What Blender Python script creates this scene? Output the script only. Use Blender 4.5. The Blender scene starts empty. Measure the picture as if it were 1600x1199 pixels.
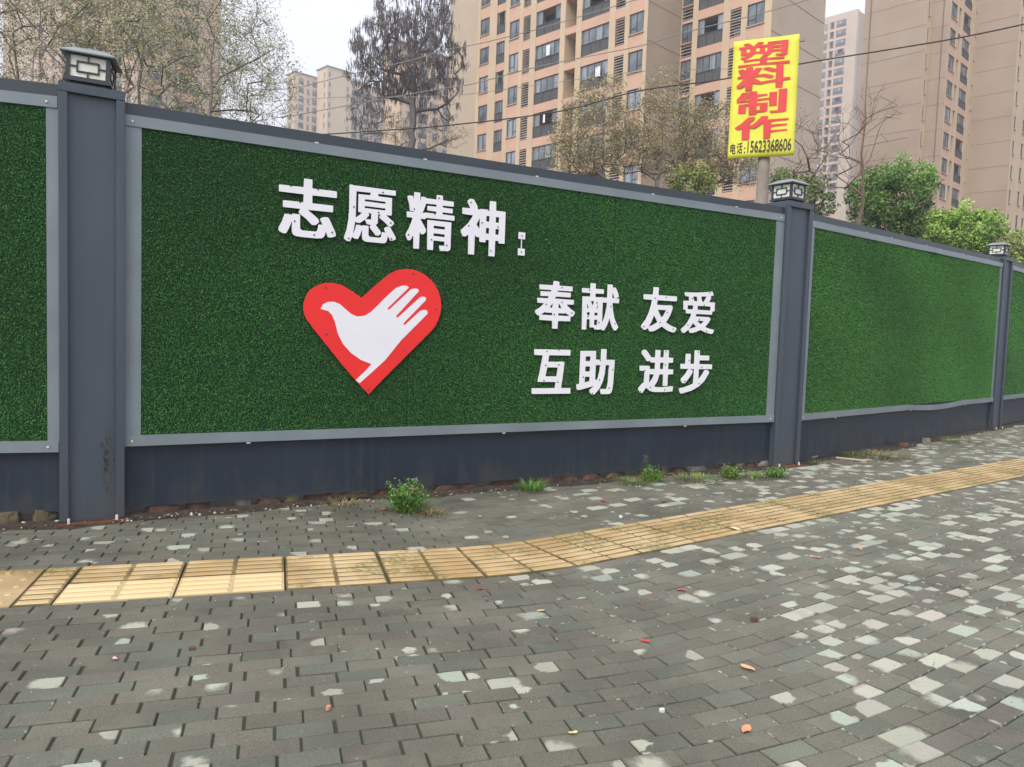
import bpy, math, random
import numpy as np
from mathutils import Vector, Matrix

sc = bpy.context.scene
COL = sc.collection

# ------------------------------------------------------------------ camera
F_PX, EYE, PITCH, ROLL = 1200.0, 1.34, math.radians(3.6), math.radians(1.9)
CAM = np.array([0.0, 0.0, EYE])
_fw = np.array([0, math.cos(PITCH), -math.sin(PITCH)])
_up = np.array([0, math.sin(PITCH), math.cos(PITCH)])
_rt = np.array([1.0, 0, 0])
CR = math.cos(ROLL) * _rt + math.sin(ROLL) * _up
CU = -math.sin(ROLL) * _rt + math.cos(ROLL) * _up
cam = bpy.data.cameras.new('camera')
cam.sensor_fit = 'HORIZONTAL'
cam.sensor_width = 36.0
cam.lens = 36.0 * F_PX / 1600.0
cam.clip_start = 0.05
cam.clip_end = 4000
camo = bpy.data.objects.new('camera', cam)
COL.objects.link(camo)
camo.matrix_world = Matrix(((CR[0], CU[0], -_fw[0], 0), (CR[1], CU[1], -_fw[1], 0),
                            (CR[2], CU[2], -_fw[2], EYE), (0, 0, 0, 1)))
sc.camera = camo
sc.view_settings.view_transform = 'Standard'
sc.view_settings.look = 'None'
sc.view_settings.gamma = 1.0
sc.view_settings.use_curve_mapping = False
sc.view_settings.exposure = 0.77

# ------------------------------------------------------------------ sky and sun
SUN_EL, SUN_DIR = math.radians(48), (-0.48, -0.88)      # horizontal direction the light comes from
world = bpy.data.worlds.new("World")
sc.world = world
world.use_nodes = True
wn, wl = world.node_tree.nodes, world.node_tree.links
wn.clear()
wout = wn.new('ShaderNodeOutputWorld')
sky = wn.new('ShaderNodeTexSky')
sky.sky_type = 'NISHITA'
sky.sun_disc = False
sky.sun_elevation = SUN_EL
sky.sun_rotation = math.atan2(SUN_DIR[0], SUN_DIR[1])
sky.dust_density = 4.0
bg1 = wn.new('ShaderNodeBackground')
bg1.inputs['Strength'].default_value = 0.05
wl.new(sky.outputs[0], bg1.inputs['Color'])
bg2 = wn.new('ShaderNodeBackground')                     # even cloud layer
wtc = wn.new('ShaderNodeTexCoord')
wno = wn.new('ShaderNodeTexNoise')
wno.inputs['Scale'].default_value = 2.2
wno.inputs['Detail'].default_value = 4
wl.new(wtc.outputs['Generated'], wno.inputs['Vector'])
wcr = wn.new('ShaderNodeMix')
wcr.data_type = 'RGBA'
wcr.inputs[6].default_value = (0.56, 0.565, 0.62, 1)
wcr.inputs[7].default_value = (0.62, 0.62, 0.64, 1)
wl.new(wno.outputs['Fac'], wcr.inputs[0])
wl.new(wcr.outputs[2], bg2.inputs['Color'])
bg2.inputs['Strength'].default_value = 1.05
wadd = wn.new('ShaderNodeAddShader')
wl.new(bg1.outputs[0], wadd.inputs[0])
wl.new(bg2.outputs[0], wadd.inputs[1])
wl.new(wadd.outputs[0], wout.inputs['Surface'])

sl = bpy.data.lights.new('sun', 'SUN')
sl.energy = 1.3
sl.angle = math.radians(35)
sl.color = (1.0, 0.97, 0.92)
so = bpy.data.objects.new('sun', sl)
COL.objects.link(so)
_v = Vector((SUN_DIR[0] * math.cos(SUN_EL), SUN_DIR[1] * math.cos(SUN_EL), math.sin(SUN_EL)))
so.rotation_euler = _v.to_track_quat('Z', 'Y').to_euler()
so.location = (0, 0, 30)

# ------------------------------------------------------------------ helpers
def at(px, py, z):
    """world point seen at a pixel of the photograph at a given distance along the view axis"""
    d = CR * (px - 800) / F_PX - CU * (py - 599.5) / F_PX + _fw
    return CAM + d * z

def on_ground(px, py, h=0.0):
    d = at(px, py, 1.0) - CAM
    return CAM + d * (h - EYE) / d[2]

def project(x, y, z):
    d = np.array([x, y, z]) - CAM
    k = d @ _fw
    return 800 + F_PX * (d @ CR) / k, 599.5 - F_PX * (d @ CU) / k, k

def on_wall(px, py, p0, th):
    n = np.array([-math.sin(th), math.cos(th), 0])
    d = at(px, py, 1.0) - CAM
    q = CAM + d * ((np.array([p0[0], p0[1], 0]) - CAM) @ n) / (d @ n)
    return (q[0] - p0[0]) * math.cos(th) + (q[1] - p0[1]) * math.sin(th), q[2]

MATS = {}
def mat(name, col, rough=0.7, var=0.08, scale=6.0, col2=None, bump=0.0, bscale=60.0, metal=0.0,
        spec=0.4, detail=5, coord='Object', contrast=(0.35, 0.65), streak=None):
    if name in MATS:
        return MATS[name]
    m = bpy.data.materials.new(name)
    m.use_nodes = True
    nt = m.node_tree
    N, L = nt.nodes, nt.links
    b = N['Principled BSDF']
    b.inputs['Roughness'].default_value = rough
    b.inputs['Metallic'].default_value = metal
    b.inputs['Specular IOR Level'].default_value = spec
    tc = N.new('ShaderNodeTexCoord')
    mp = N.new('ShaderNodeMapping')
    L.new(tc.outputs[coord], mp.inputs['Vector'])
    if streak:
        mp.inputs['Scale'].default_value = streak
    no = N.new('ShaderNodeTexNoise')
    no.inputs['Scale'].default_value = scale
    no.inputs['Detail'].default_value = detail
    L.new(mp.outputs[0], no.inputs['Vector'])
    ra = N.new('ShaderNodeMapRange')
    ra.inputs['From Min'].default_value = contrast[0]
    ra.inputs['From Max'].default_value = contrast[1]
    L.new(no.outputs['Fac'], ra.inputs['Value'])
    mx = N.new('ShaderNodeMix')
    mx.data_type = 'RGBA'
    c2 = col2 if col2 else tuple(c * (1 - 2 * var) for c in col)
    mx.inputs[6].default_value = (*col, 1)
    mx.inputs[7].default_value = (*c2, 1)
    L.new(ra.outputs[0], mx.inputs[0])
    L.new(mx.outputs[2], b.inputs['Base Color'])
    if bump:
        n2 = N.new('ShaderNodeTexNoise')
        n2.inputs['Scale'].default_value = bscale
        n2.inputs['Detail'].default_value = 4
        L.new(tc.outputs[coord], n2.inputs['Vector'])
        bp = N.new('ShaderNodeBump')
        bp.inputs['Strength'].default_value = bump
        bp.inputs['Distance'].default_value = 0.01
        L.new(n2.outputs['Fac'], bp.inputs['Height'])
        L.new(bp.outputs[0], b.inputs['Normal'])
    MATS[name] = m
    return m

def splash(m, col=(0.085, 0.075, 0.055), top=0.42, amount=0.55):
    nt = m.node_tree; N, L = nt.nodes, nt.links
    b = N['Principled BSDF']
    src = b.inputs['Base Color'].links[0].from_socket
    g = N.new('ShaderNodeNewGeometry'); sx = N.new('ShaderNodeSeparateXYZ'); L.new(g.outputs['Position'], sx.inputs[0])
    mp = N.new('ShaderNodeMapping'); mp.inputs['Scale'].default_value = (1, 1, 0.30); L.new(g.outputs['Position'], mp.inputs['Vector'])
    n1 = N.new('ShaderNodeTexNoise'); n1.inputs['Scale'].default_value = 7; n1.inputs['Detail'].default_value = 8; n1.inputs['Roughness'].default_value = 0.7
    L.new(mp.outputs[0], n1.inputs['Vector'])
    h = N.new('ShaderNodeMapRange'); h.inputs[1].default_value = 0.02; h.inputs[2].default_value = top; h.inputs[3].default_value = 0.16; h.inputs[4].default_value = -0.14
    L.new(sx.outputs['Z'], h.inputs[0])
    ad = N.new('ShaderNodeMath'); ad.operation = 'ADD'; L.new(n1.outputs['Fac'], ad.inputs[0]); L.new(h.outputs[0], ad.inputs[1])
    r = N.new('ShaderNodeMapRange'); r.inputs[1].default_value = 0.50; r.inputs[2].default_value = 0.72; r.inputs[3].default_value = 0; r.inputs[4].default_value = amount
    L.new(ad.outputs[0], r.inputs[0])
    mx = N.new('ShaderNodeMix'); mx.data_type = 'RGBA'; L.new(r.outputs[0], mx.inputs[0]); L.new(src, mx.inputs[6]); mx.inputs[7].default_value = (*col, 1)
    # thin pale run marks
    mp2 = N.new('ShaderNodeMapping'); mp2.inputs['Scale'].default_value = (22, 22, 0.9); L.new(g.outputs['Position'], mp2.inputs['Vector'])
    n2 = N.new('ShaderNodeTexNoise'); n2.inputs['Scale'].default_value = 1.0; n2.inputs['Detail'].default_value = 3; L.new(mp2.outputs[0], n2.inputs['Vector'])
    r2 = N.new('ShaderNodeMapRange'); r2.inputs[1].default_value = 0.58; r2.inputs[2].default_value = 0.75; r2.inputs[3].default_value = 0; r2.inputs[4].default_value = 0.13
    L.new(n2.outputs['Fac'], r2.inputs[0])
    mx2 = N.new('ShaderNodeMix'); mx2.data_type = 'RGBA'; L.new(r2.outputs[0], mx2.inputs[0]); L.new(mx.outputs[2], mx2.inputs[6]); mx2.inputs[7].default_value = (0.13, 0.14, 0.14, 1)
    L.new(mx2.outputs[2], b.inputs['Base Color'])

def attr_mat(name, rough=0.7, spec=0.3, attr='Col', grain=0.0, gscale=300, trans=0.0):
    m = bpy.data.materials.new(name)
    m.use_nodes = True
    N, L = m.node_tree.nodes, m.node_tree.links
    b = N['Principled BSDF']
    b.inputs['Roughness'].default_value = rough
    b.inputs['Specular IOR Level'].default_value = spec
    a = N.new('ShaderNodeAttribute')
    a.attribute_name = attr
    L.new(a.outputs['Color'], b.inputs['Base Color'])
    MATS[name] = m
    return m

class MB:
    """collects shapes; build() links them as ONE mesh object"""
    def __init__(self):
        self.v, self.f, self.mi, self.c = [], [], [], []
        self.m = 0
    def add(self, vs, fs, m=None, col=None):
        o = len(self.v)
        self.v.extend([tuple(p) for p in vs])
        for f in fs:
            self.f.append(tuple(i + o for i in f))
            self.mi.append(self.m if m is None else m)
        if col is not None:
            self.c.extend([col] * len(vs))
        return self
    def box(self, a, b, m=None, M=None):
        x0, y0, z0 = a; x1, y1, z1 = b
        vs = [(x0, y0, z0), (x1, y0, z0), (x1, y1, z0), (x0, y1, z0), (x0, y0, z1), (x1, y0, z1), (x1, y1, z1), (x0, y1, z1)]
        if M is not None:
            vs = [tuple(M @ Vector(p)) for p in vs]
        return self.add(vs, [(0, 3, 2, 1), (4, 5, 6, 7), (0, 1, 5, 4), (1, 2, 6, 5), (2, 3, 7, 6), (3, 0, 4, 7)], m)
    def quad(self, a, b, c, d, m=None):
        return self.add([a, b, c, d], [(0, 1, 2, 3)], m)
    def tube(self, pts, rad, n=6, m=None, cap=True, col=None):
        pts = [np.array(p, float) for p in pts]
        vs, fs = [], []
        for i, p in enumerate(pts):
            t = pts[min(i + 1, len(pts) - 1)] - pts[max(i - 1, 0)]
            t = t / (np.linalg.norm(t) + 1e-9)
            a = np.cross(t, [0, 0, 1.0]) if abs(t[2]) < 0.95 else np.cross(t, [1.0, 0, 0])
            a /= np.linalg.norm(a) + 1e-9
            b = np.cross(t, a)
            r = rad[i] if hasattr(rad, '__len__') else rad
            for k in range(n):
                w = 2 * math.pi * k / n
                vs.append(tuple(p + r * (math.cos(w) * a + math.sin(w) * b)))
        for i in range(len(pts) - 1):
            for k in range(n):
                k2 = (k + 1) % n
                fs.append((i * n + k, i * n + k2, (i + 1) * n + k2, (i + 1) * n + k))
        if cap:
            fs.append(tuple(range(n)))
            fs.append(tuple((len(pts) - 1) * n + k for k in reversed(range(n))))
        return self.add(vs, fs, m, col)
    def prism(self, poly, y0, y1, m=None):
        """polygon in x,z pushed from y0 (front) to y1 (back)"""
        n = len(poly)
        vs = [(x, y0, z) for x, z in poly] + [(x, y1, z) for x, z in poly]
        fs = [tuple(range(n)), tuple(reversed(range(n, 2 * n)))]
        fs += [(i, i + n, (i + 1) % n + n, (i + 1) % n) for i in range(n)]
        return self.add(vs, fs, m)
    def mesh(self, name, mats, smooth=False):
        me = bpy.data.meshes.new(name)
        me.from_pydata(self.v, [], self.f)
        for m in (mats if isinstance(mats, (list, tuple)) else [mats]):
            me.materials.append(m)
        me.polygons.foreach_set('material_index', self.mi)
        if self.c:
            at_ = me.color_attributes.new('Col', 'FLOAT_COLOR', 'POINT')
            at_.data.foreach_set('color', np.array([(*c, 1) for c in self.c], np.float32).ravel())
        if smooth:
            me.polygons.foreach_set('use_smooth', [True] * len(me.polygons))
        me.update()
        return me
    def build(self, name, mats, parent=None, smooth=False, bevel=0.0):
        return link(name, self.mesh(name, mats, smooth), parent, bevel=bevel)

def link(name, me, parent=None, loc=(0, 0, 0), rz=0.0, bevel=0.0):
    o = bpy.data.objects.new(name, me)
    COL.objects.link(o)
    o.parent = parent
    o.location = loc
    o.rotation_euler = (0, 0, rz)
    if bevel:
        md = o.modifiers.new('bevel', 'BEVEL')
        md.width = bevel
        md.segments = 2
        md.limit_method = 'ANGLE'
    return o

def empty(name, loc, rz=0.0):
    o = bpy.data.objects.new(name, None)
    o.empty_display_size = 0.2
    COL.objects.link(o)
    o.location = loc
    o.rotation_euler = (0, 0, rz)
    return o

def tag(o, label=None, cat=None, group=None, kind=None):
    if label: o['label'] = label
    if cat: o['category'] = cat
    if group: o['group'] = group
    if kind: o['kind'] = kind
    return o

def copy_tree(o, parent=None):
    c = o.copy()
    COL.objects.link(c)
    c.parent = parent
    for ch in list(o.children):
        copy_tree(ch, c)
    return c

def noise1(x, y, s=0):
    return (math.sin(x * 1.7 + y * 2.3 + s) + math.sin(x * 3.1 - y * 1.9 + s * 2.1) + math.sin(-x * 0.9 + y * 4.3 + s * 0.7)) / 3

# ------------------------------------------------------------------ materials
M_navy = mat('dark_navy_sheet_paint', (0.0105, 0.020, 0.036), 0.5, scale=1.3, col2=(0.018, 0.029, 0.046), spec=0.5, bump=0.05, bscale=9, streak=(1, 1, 0.35))
M_post = mat('slate_post_paint', (0.066, 0.086, 0.112), 0.42, scale=1.6, col2=(0.054, 0.071, 0.094), spec=0.5, bump=0.06, bscale=5, streak=(3, 3, 0.5))
splash(M_navy, amount=0.38); splash(M_post, top=0.6, amount=0.4)
M_trim = mat('light_grey_trim_paint', (0.21, 0.255, 0.275), 0.36, scale=2.0, col2=(0.175, 0.21, 0.23), spec=0.5, bump=0.03, bscale=14)
M_white = mat('white_plastic_board', (0.86, 0.85, 0.90), 0.45, scale=3, var=0.02)
M_red = mat('red_printed_board', (0.88, 0.030, 0.028), 0.42, scale=3, var=0.03)
M_screw = mat('screw_head_metal', (0.06, 0.05, 0.07), 0.4, metal=0.3)
M_clip = mat('white_clip_plastic', (0.75, 0.75, 0.75), 0.5)
M_rust = mat('rusty_steel', (0.22, 0.075, 0.035), 0.85, scale=25, col2=(0.09, 0.035, 0.02), bump=0.5, bscale=120)
M_lamp = mat('lamp_black_metal', (0.035, 0.042, 0.048), 0.35, spec=0.5)
M_lroof = mat('lamp_solar_top', (0.20, 0.24, 0.24), 0.30, spec=0.5, scale=10)
M_lglass = mat('frosted_lamp_panel', (0.78, 0.80, 0.74), 0.35, scale=7, col2=(0.72, 0.72, 0.58))
M_scuff = mat('scuffed_dirt_paint', (0.035, 0.035, 0.03), 0.95, scale=40, col2=(0.12, 0.12, 0.11))
M_soil = mat('damp_soil', (0.060, 0.045, 0.032), 0.95, scale=14, col2=(0.030, 0.026, 0.020), bump=0.9, bscale=70)
M_ground = mat('bare_earth_ground', (0.085, 0.080, 0.060), 0.95, scale=0.5, col2=(0.05, 0.06, 0.035), bump=0.5, bscale=3, coord='Object')
M_bed = mat('joint_soil_bed', (0.050, 0.048, 0.038), 0.98, scale=6, col2=(0.040, 0.052, 0.024), bump=0.5, bscale=90)
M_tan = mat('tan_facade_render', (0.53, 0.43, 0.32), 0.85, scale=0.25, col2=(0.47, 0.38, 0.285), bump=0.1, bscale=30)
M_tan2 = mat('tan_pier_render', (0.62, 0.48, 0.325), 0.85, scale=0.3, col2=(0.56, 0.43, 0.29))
M_salmon = mat('salmon_facade_render', (0.64, 0.41, 0.295), 0.85, scale=0.6, col2=(0.58, 0.37, 0.265))
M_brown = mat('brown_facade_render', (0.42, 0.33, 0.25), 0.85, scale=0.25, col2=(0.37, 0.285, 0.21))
M_sill = mat('pale_sill_render', (0.52, 0.36, 0.27), 0.8)
M_joint = mat('facade_joint_sealant', (0.24, 0.185, 0.15), 0.9)
M_frame = mat('dark_window_frame', (0.055, 0.065, 0.075), 0.4)
M_glass = mat('window_glass', (0.085, 0.11, 0.13), 0.08, spec=0.9, scale=0.6, col2=(0.17, 0.20, 0.22), contrast=(0.45, 0.55), coord='Object')
M_curt = mat('curtained_window_glass', (0.28, 0.32, 0.36), 0.12, spec=0.8, scale=5, col2=(0.17, 0.20, 0.23), contrast=(0.45, 0.55), streak=(1, 1, 0.05))
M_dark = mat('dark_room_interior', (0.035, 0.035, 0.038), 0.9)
M_rail = mat('balcony_rail_metal', (0.085, 0.085, 0.09), 0.5)
M_railp = mat('grey_balcony_infill', (0.13, 0.125, 0.13), 0.5, scale=8, col2=(0.10, 0.105, 0.10), streak=(6, 6, 0.3))
M_louv = mat('louver_slat_paint', (0.42, 0.36, 0.30), 0.7)
M_conc = mat('concrete_pole', (0.36, 0.31, 0.26), 0.9, scale=5, col2=(0.28, 0.24, 0.20), bump=0.4, bscale=40)
M_bannerY = mat('yellow_banner_vinyl', (0.84, 0.80, 0.085), 0.5, scale=2.2, col2=(0.76, 0.75, 0.07), bump=0.25, bscale=2.6)
M_bannerR = mat('red_banner_ink', (0.80, 0.065, 0.060), 0.5)
M_bannerK = mat('black_banner_ink', (0.07, 0.05, 0.03), 0.5)
M_cable = mat('black_cable_sheath', (0.06, 0.055, 0.05), 0.6)
M_cable2 = mat('weathered_grey_cable', (0.30, 0.28, 0.27), 0.6)
M_bark = mat('grey_brown_bark', (0.20, 0.17, 0.145), 0.9, scale=8)
M_barkp = mat('pale_grey_bark', (0.24, 0.22, 0.20), 0.9, scale=8)
M_bark2 = mat('dark_conifer_bark', (0.14, 0.125, 0.12), 0.9, scale=8)
M_bark3 = mat('pinkish_bare_bark', (0.17, 0.12, 0.09), 0.9, scale=8)
M_leaf = attr_mat('leaf_colours', 0.6, 0.25)

# ------------------------------------------------------------------ paver material
def paver_material():
    m = bpy.data.materials.new('worn_concrete_paver')
    m.use_nodes = True
    N, L = m.node_tree.nodes, m.node_tree.links
    b = N['Principled BSDF']
    b.inputs['Roughness'].default_value = 0.82
    b.inputs['Specular IOR Level'].default_value = 0.3
    def attr(n):
        a = N.new('ShaderNodeAttribute'); a.attribute_name = n; return a
    def math_(op, a, b_=None, c=None, clamp=False):
        n = N.new('ShaderNodeMath'); n.operation = op; n.use_clamp = clamp
        for i, x in enumerate((a, b_, c)):
            if x is None: continue
            if isinstance(x, (int, float)): n.inputs[i].default_value = x
            else: L.new(x, n.inputs[i])
        return n.outputs[0]
    def mixc(f, a, b_):
        n = N.new('ShaderNodeMix'); n.data_type = 'RGBA'
        for i, x in ((0, f), (6, a), (7, b_)):
            if isinstance(x, (int, float)): n.inputs[i].default_value = x
            elif isinstance(x, tuple): n.inputs[i].default_value = x
            else: L.new(x, n.inputs[i])
        return n.outputs[2]
    def noise(scale, detail=3, vec=None, rough=0.5):
        n = N.new('ShaderNodeTexNoise'); n.inputs['Scale'].default_value = scale
        n.inputs['Detail'].default_value = detail
        n.inputs['Roughness'].default_value = rough
        L.new(vec or geo.outputs['Position'], n.inputs['Vector'])
        return n
    geo = N.new('ShaderNodeNewGeometry')
    loc, blob, base, pale = attr('loc'), attr('blob'), attr('base'), attr('pale')
    n1 = noise(24, 4)
    # distance from the worn spot, bent by noise
    sub = N.new('ShaderNodeVectorMath'); sub.operation = 'SUBTRACT'
    L.new(loc.outputs['Vector'], sub.inputs[0]); L.new(blob.outputs['Vector'], sub.inputs[1])
    n1v = N.new('ShaderNodeVectorMath'); n1v.operation = 'MULTIPLY_ADD'
    L.new(n1.outputs['Color'], n1v.inputs[0]); n1v.inputs[1].default_value = (0.075, 0.075, 0); n1v.inputs[2].default_value = (-0.0375, -0.0375, 0)
    ad = N.new('ShaderNodeVectorMath'); ad.operation = 'ADD'
    L.new(sub.outputs[0], ad.inputs[0]); L.new(n1v.outputs[0], ad.inputs[1])
    sc2 = N.new('ShaderNodeVectorMath'); sc2.operation = 'MULTIPLY'
    L.new(ad.outputs[0], sc2.inputs[0]); sc2.inputs[1].default_value = (1, 1.0, 0)
    ln = N.new('ShaderNodeVectorMath'); ln.operation = 'LENGTH'
    L.new(sc2.outputs[0], ln.inputs[0])
    sx = N.new('ShaderNodeSeparateXYZ'); L.new(blob.outputs['Vector'], sx.inputs[0])      # z = radius
    lx = N.new('ShaderNodeSeparateXYZ'); L.new(loc.outputs['Vector'], lx.inputs[0])       # z = softness
    dd = math_('SUBTRACT', sx.outputs['Z'], ln.outputs['Value'])
    m1 = math_('DIVIDE', dd, lx.outputs['Z'], clamp=True)
    # chipped pale rims
    ex = math_('SUBTRACT', 0.093, math_('ABSOLUTE', lx.outputs['X']))
    ey = math_('SUBTRACT', 0.045, math_('ABSOLUTE', lx.outputs['Y']))
    ed = math_('MINIMUM', ex, ey)
    n2 = noise(22, 4)
    rimw = math_('MULTIPLY', math_('SUBTRACT', n2.outputs['Fac'], 0.52), 0.055)
    rim = math_('MULTIPLY', math_('DIVIDE', math_('SUBTRACT', rimw, ed), 0.004, clamp=True), pale.outputs['Alpha'])
    mask = math_('MAXIMUM', m1, rim)
    n5 = noise(90, 3)
    mask = math_('MULTIPLY', mask, math_('MULTIPLY_ADD', n5.outputs['Fac'], 0.5, 0.68, clamp=True))
    # grain
    n3 = noise(190, 3, rough=0.75)
    gr = math_('MULTIPLY_ADD', n3.outputs['Fac'], 2.0, 0.0)
    n4 = noise(1.3, 4)
    gr2 = math_('MULTIPLY_ADD', n4.outputs['Fac'], 1.3, 0.36)
    darkc = N.new('ShaderNodeVectorMath'); darkc.operation = 'SCALE'
    L.new(base.outputs['Color'], darkc.inputs[0]); L.new(math_('MULTIPLY', gr, gr2), darkc.inputs['Scale'])
    # small light specks
    vo = N.new('ShaderNodeTexVoronoi'); vo.inputs['Scale'].default_value = 85
    L.new(geo.outputs['Position'], vo.inputs['Vector'])
    spk = math_('LESS_THAN', vo.outputs['Distance'], 0.085)
    c1 = mixc(math_('MULTIPLY', spk, 0.5), darkc.outputs[0], (0.32, 0.31, 0.27, 1))
    palg = N.new('ShaderNodeVectorMath'); palg.operation = 'SCALE'
    L.new(pale.outputs['Color'], palg.inputs[0]); L.new(math_('MULTIPLY_ADD', n3.outputs['Fac'], 0.35, 0.83), palg.inputs['Scale'])
    # dust, moss and old stains that run over several pavers
    n6 = noise(4.2, 6, rough=0.65)
    dust = math_('MULTIPLY', math_('DIVIDE', math_('SUBTRACT', n6.outputs['Fac'], 0.55), 0.12, clamp=True), 0.28)
    c1 = mixc(dust, c1, (0.24, 0.25, 0.19, 1))
    c2 = mixc(mask, c1, palg.outputs[0])
    n7 = noise(2.1, 7, rough=0.7)
    stain = math_('MULTIPLY', math_('DIVIDE', math_('SUBTRACT', n7.outputs['Fac'], 0.55), 0.10, clamp=True), 0.38)
    c2 = mixc(stain, c2, (0.085, 0.080, 0.058, 1))
    L.new(c2, b.inputs['Base Color'])
    bp = N.new('ShaderNodeBump'); bp.inputs['Strength'].default_value = 0.5; bp.inputs['Distance'].default_value = 0.004
    L.new(n3.outputs['Fac'], bp.inputs['Height'])
    L.new(bp.outputs[0], b.inputs['Normal'])
    return m
M_paver = paver_material()

def tactile_material(name, c, c2, dirt):
    m = bpy.data.materials.new(name)
    m.use_nodes = True
    N, L = m.node_tree.nodes, m.node_tree.links
    b = N['Principled BSDF']; b.inputs['Roughness'].default_value = 0.75
    geo = N.new('ShaderNodeNewGeometry')
    def noise(s, d=4):
        n = N.new('ShaderNodeTexNoise'); n.inputs['Scale'].default_value = s; n.inputs['Detail'].default_value = d
        L.new(geo.outputs['Position'], n.inputs['Vector']); return n.outputs['Fac']
    def mr(v, a, b_, c_=0.0, d_=1.0):
        n = N.new('ShaderNodeMapRange')
        n.inputs[1].default_value = a; n.inputs[2].default_value = b_; n.inputs[3].default_value = c_; n.inputs[4].default_value = d_
        L.new(v, n.inputs[0]); return n.outputs[0]
    def mix(f, a, b_):
        n = N.new('ShaderNodeMix'); n.data_type = 'RGBA'; L.new(f, n.inputs[0])
        for i, x in ((6, a), (7, b_)):
            if isinstance(x, tuple): n.inputs[i].default_value = x
            else: L.new(x, n.inputs[i])
        return n.outputs[2]
    k = mix(mr(noise(1.6, 5), 0.42, 0.62), (*c, 1), (*c2, 1))
    at_ = N.new('ShaderNodeAttribute'); at_.attribute_name = 'Col'     # 1 on ribs, 0 in the grooves
    d1 = N.new('ShaderNodeMath'); d1.operation = 'MULTIPLY_ADD'
    L.new(at_.outputs['Fac'], d1.inputs[0]); d1.inputs[1].default_value = -0.75; d1.inputs[2].default_value = 0.92
    d2 = N.new('ShaderNodeMath'); d2.operation = 'MULTIPLY'
    L.new(d1.outputs[0], d2.inputs[0]); L.new(mr(noise(5.5, 5), 0.40 - dirt, 0.72 - dirt, 0.35, 1.0), d2.inputs[1])
    k = mix(d2.outputs[0], k, (0.105, 0.080, 0.032, 1))
    g = N.new('ShaderNodeMath'); g.operation = 'MULTIPLY'
    L.new(mr(noise(2.3, 5), 0.50 if dirt > 0 else 0.9, 0.60 if dirt > 0 else 1.0), g.inputs[0]); L.new(mr(noise(45, 3), 0.4, 0.6, 0.1, 0.75), g.inputs[1])
    k = mix(g.outputs[0], k, (0.13, 0.125, 0.028, 1))
    sc_ = N.new('ShaderNodeVectorMath'); sc_.operation = 'SCALE'
    L.new(k, sc_.inputs[0]); L.new(mr(noise(300, 2), 0.3, 0.7, 0.85, 1.12), sc_.inputs['Scale'])
    L.new(sc_.outputs[0], b.inputs['Base Color'])
    return m
M_tact = tactile_material('worn_yellow_tactile', (0.64, 0.48, 0.26), (0.46, 0.31, 0.135), 0.17)
M_tactn = tactile_material('clean_yellow_tactile', (0.76, 0.59, 0.33), (0.72, 0.54, 0.28), -0.25)

# ------------------------------------------------------------------ ground
gm = MB()
gm.quad((-1500, -1500, -0.06), (1500, -1500, -0.06), (1500, 1500, -0.06), (-1500, 1500, -0.06))
tag(gm.build('ground', M_ground), kind='structure')

# ------------------------------------------------------------------ pavement of small pavers along the curved tactile strip
TH0, TH1, RAD = math.radians(17.0), math.radians(36.5), 2.5
XI = np.array([0.069, 4.53])
TL = RAD * math.tan((TH1 - TH0) / 2)
A0 = XI - TL * np.array([math.cos(TH0), math.sin(TH0)])          # arc start, end
A1 = XI + TL * np.array([math.cos(TH1), math.sin(TH1)])
CEN = A0 + RAD * np.array([-math.sin(TH0), math.cos(TH0)])
def strip(l, t):
    """point and heading at arc length l of the row t metres towards the fence"""
    r = RAD - t
    La = (TH1 - TH0) * r
    if l < 0:
        th = TH0; p = A0 + l * np.array([math.cos(th), math.sin(th)])
    elif l < La:
        th = TH0 + l / r
        n = np.array([-math.sin(th), math.cos(th)])
        return CEN - n * r, th
    else:
        th = TH1; p = A1 + (l - La) * np.array([math.cos(th), math.sin(th)])
    return p + t * np.array([-math.sin(th), math.cos(th)]), th

pave = empty('pavement', (0, 0, 0))
tag(pave, kind='structure')
g0, g1l = np.array([-2.6225, 5.1741]), np.array([2.8315, 8.2573])
g1r, g2l = np.array([3.1959, 8.4933]), np.array([8.1632, 13.0203])
g0l = np.array([-2.9404, 4.9714])
g2r = np.array([8.4697, 13.2774])
FENCE = [g0l - 9 * np.array([math.cos(math.radians(20)), math.sin(math.radians(20))]), g0l, g0, g1l, g1r, g2l, g2r,
         g2r + 9 * np.array([math.cos(math.radians(44)), math.sin(math.radians(44))])]
def behind_fence(p, m=0.0):
    for a, b in zip(FENCE, FENCE[1:]):
        d = b - a; L_ = np.hypot(*d); d = d / L_
        u = (p - a) @ d; w = (p - a) @ np.array([-d[1], d[0]])
        if 0 <= u <= L_: return w > m
    return False

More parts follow.
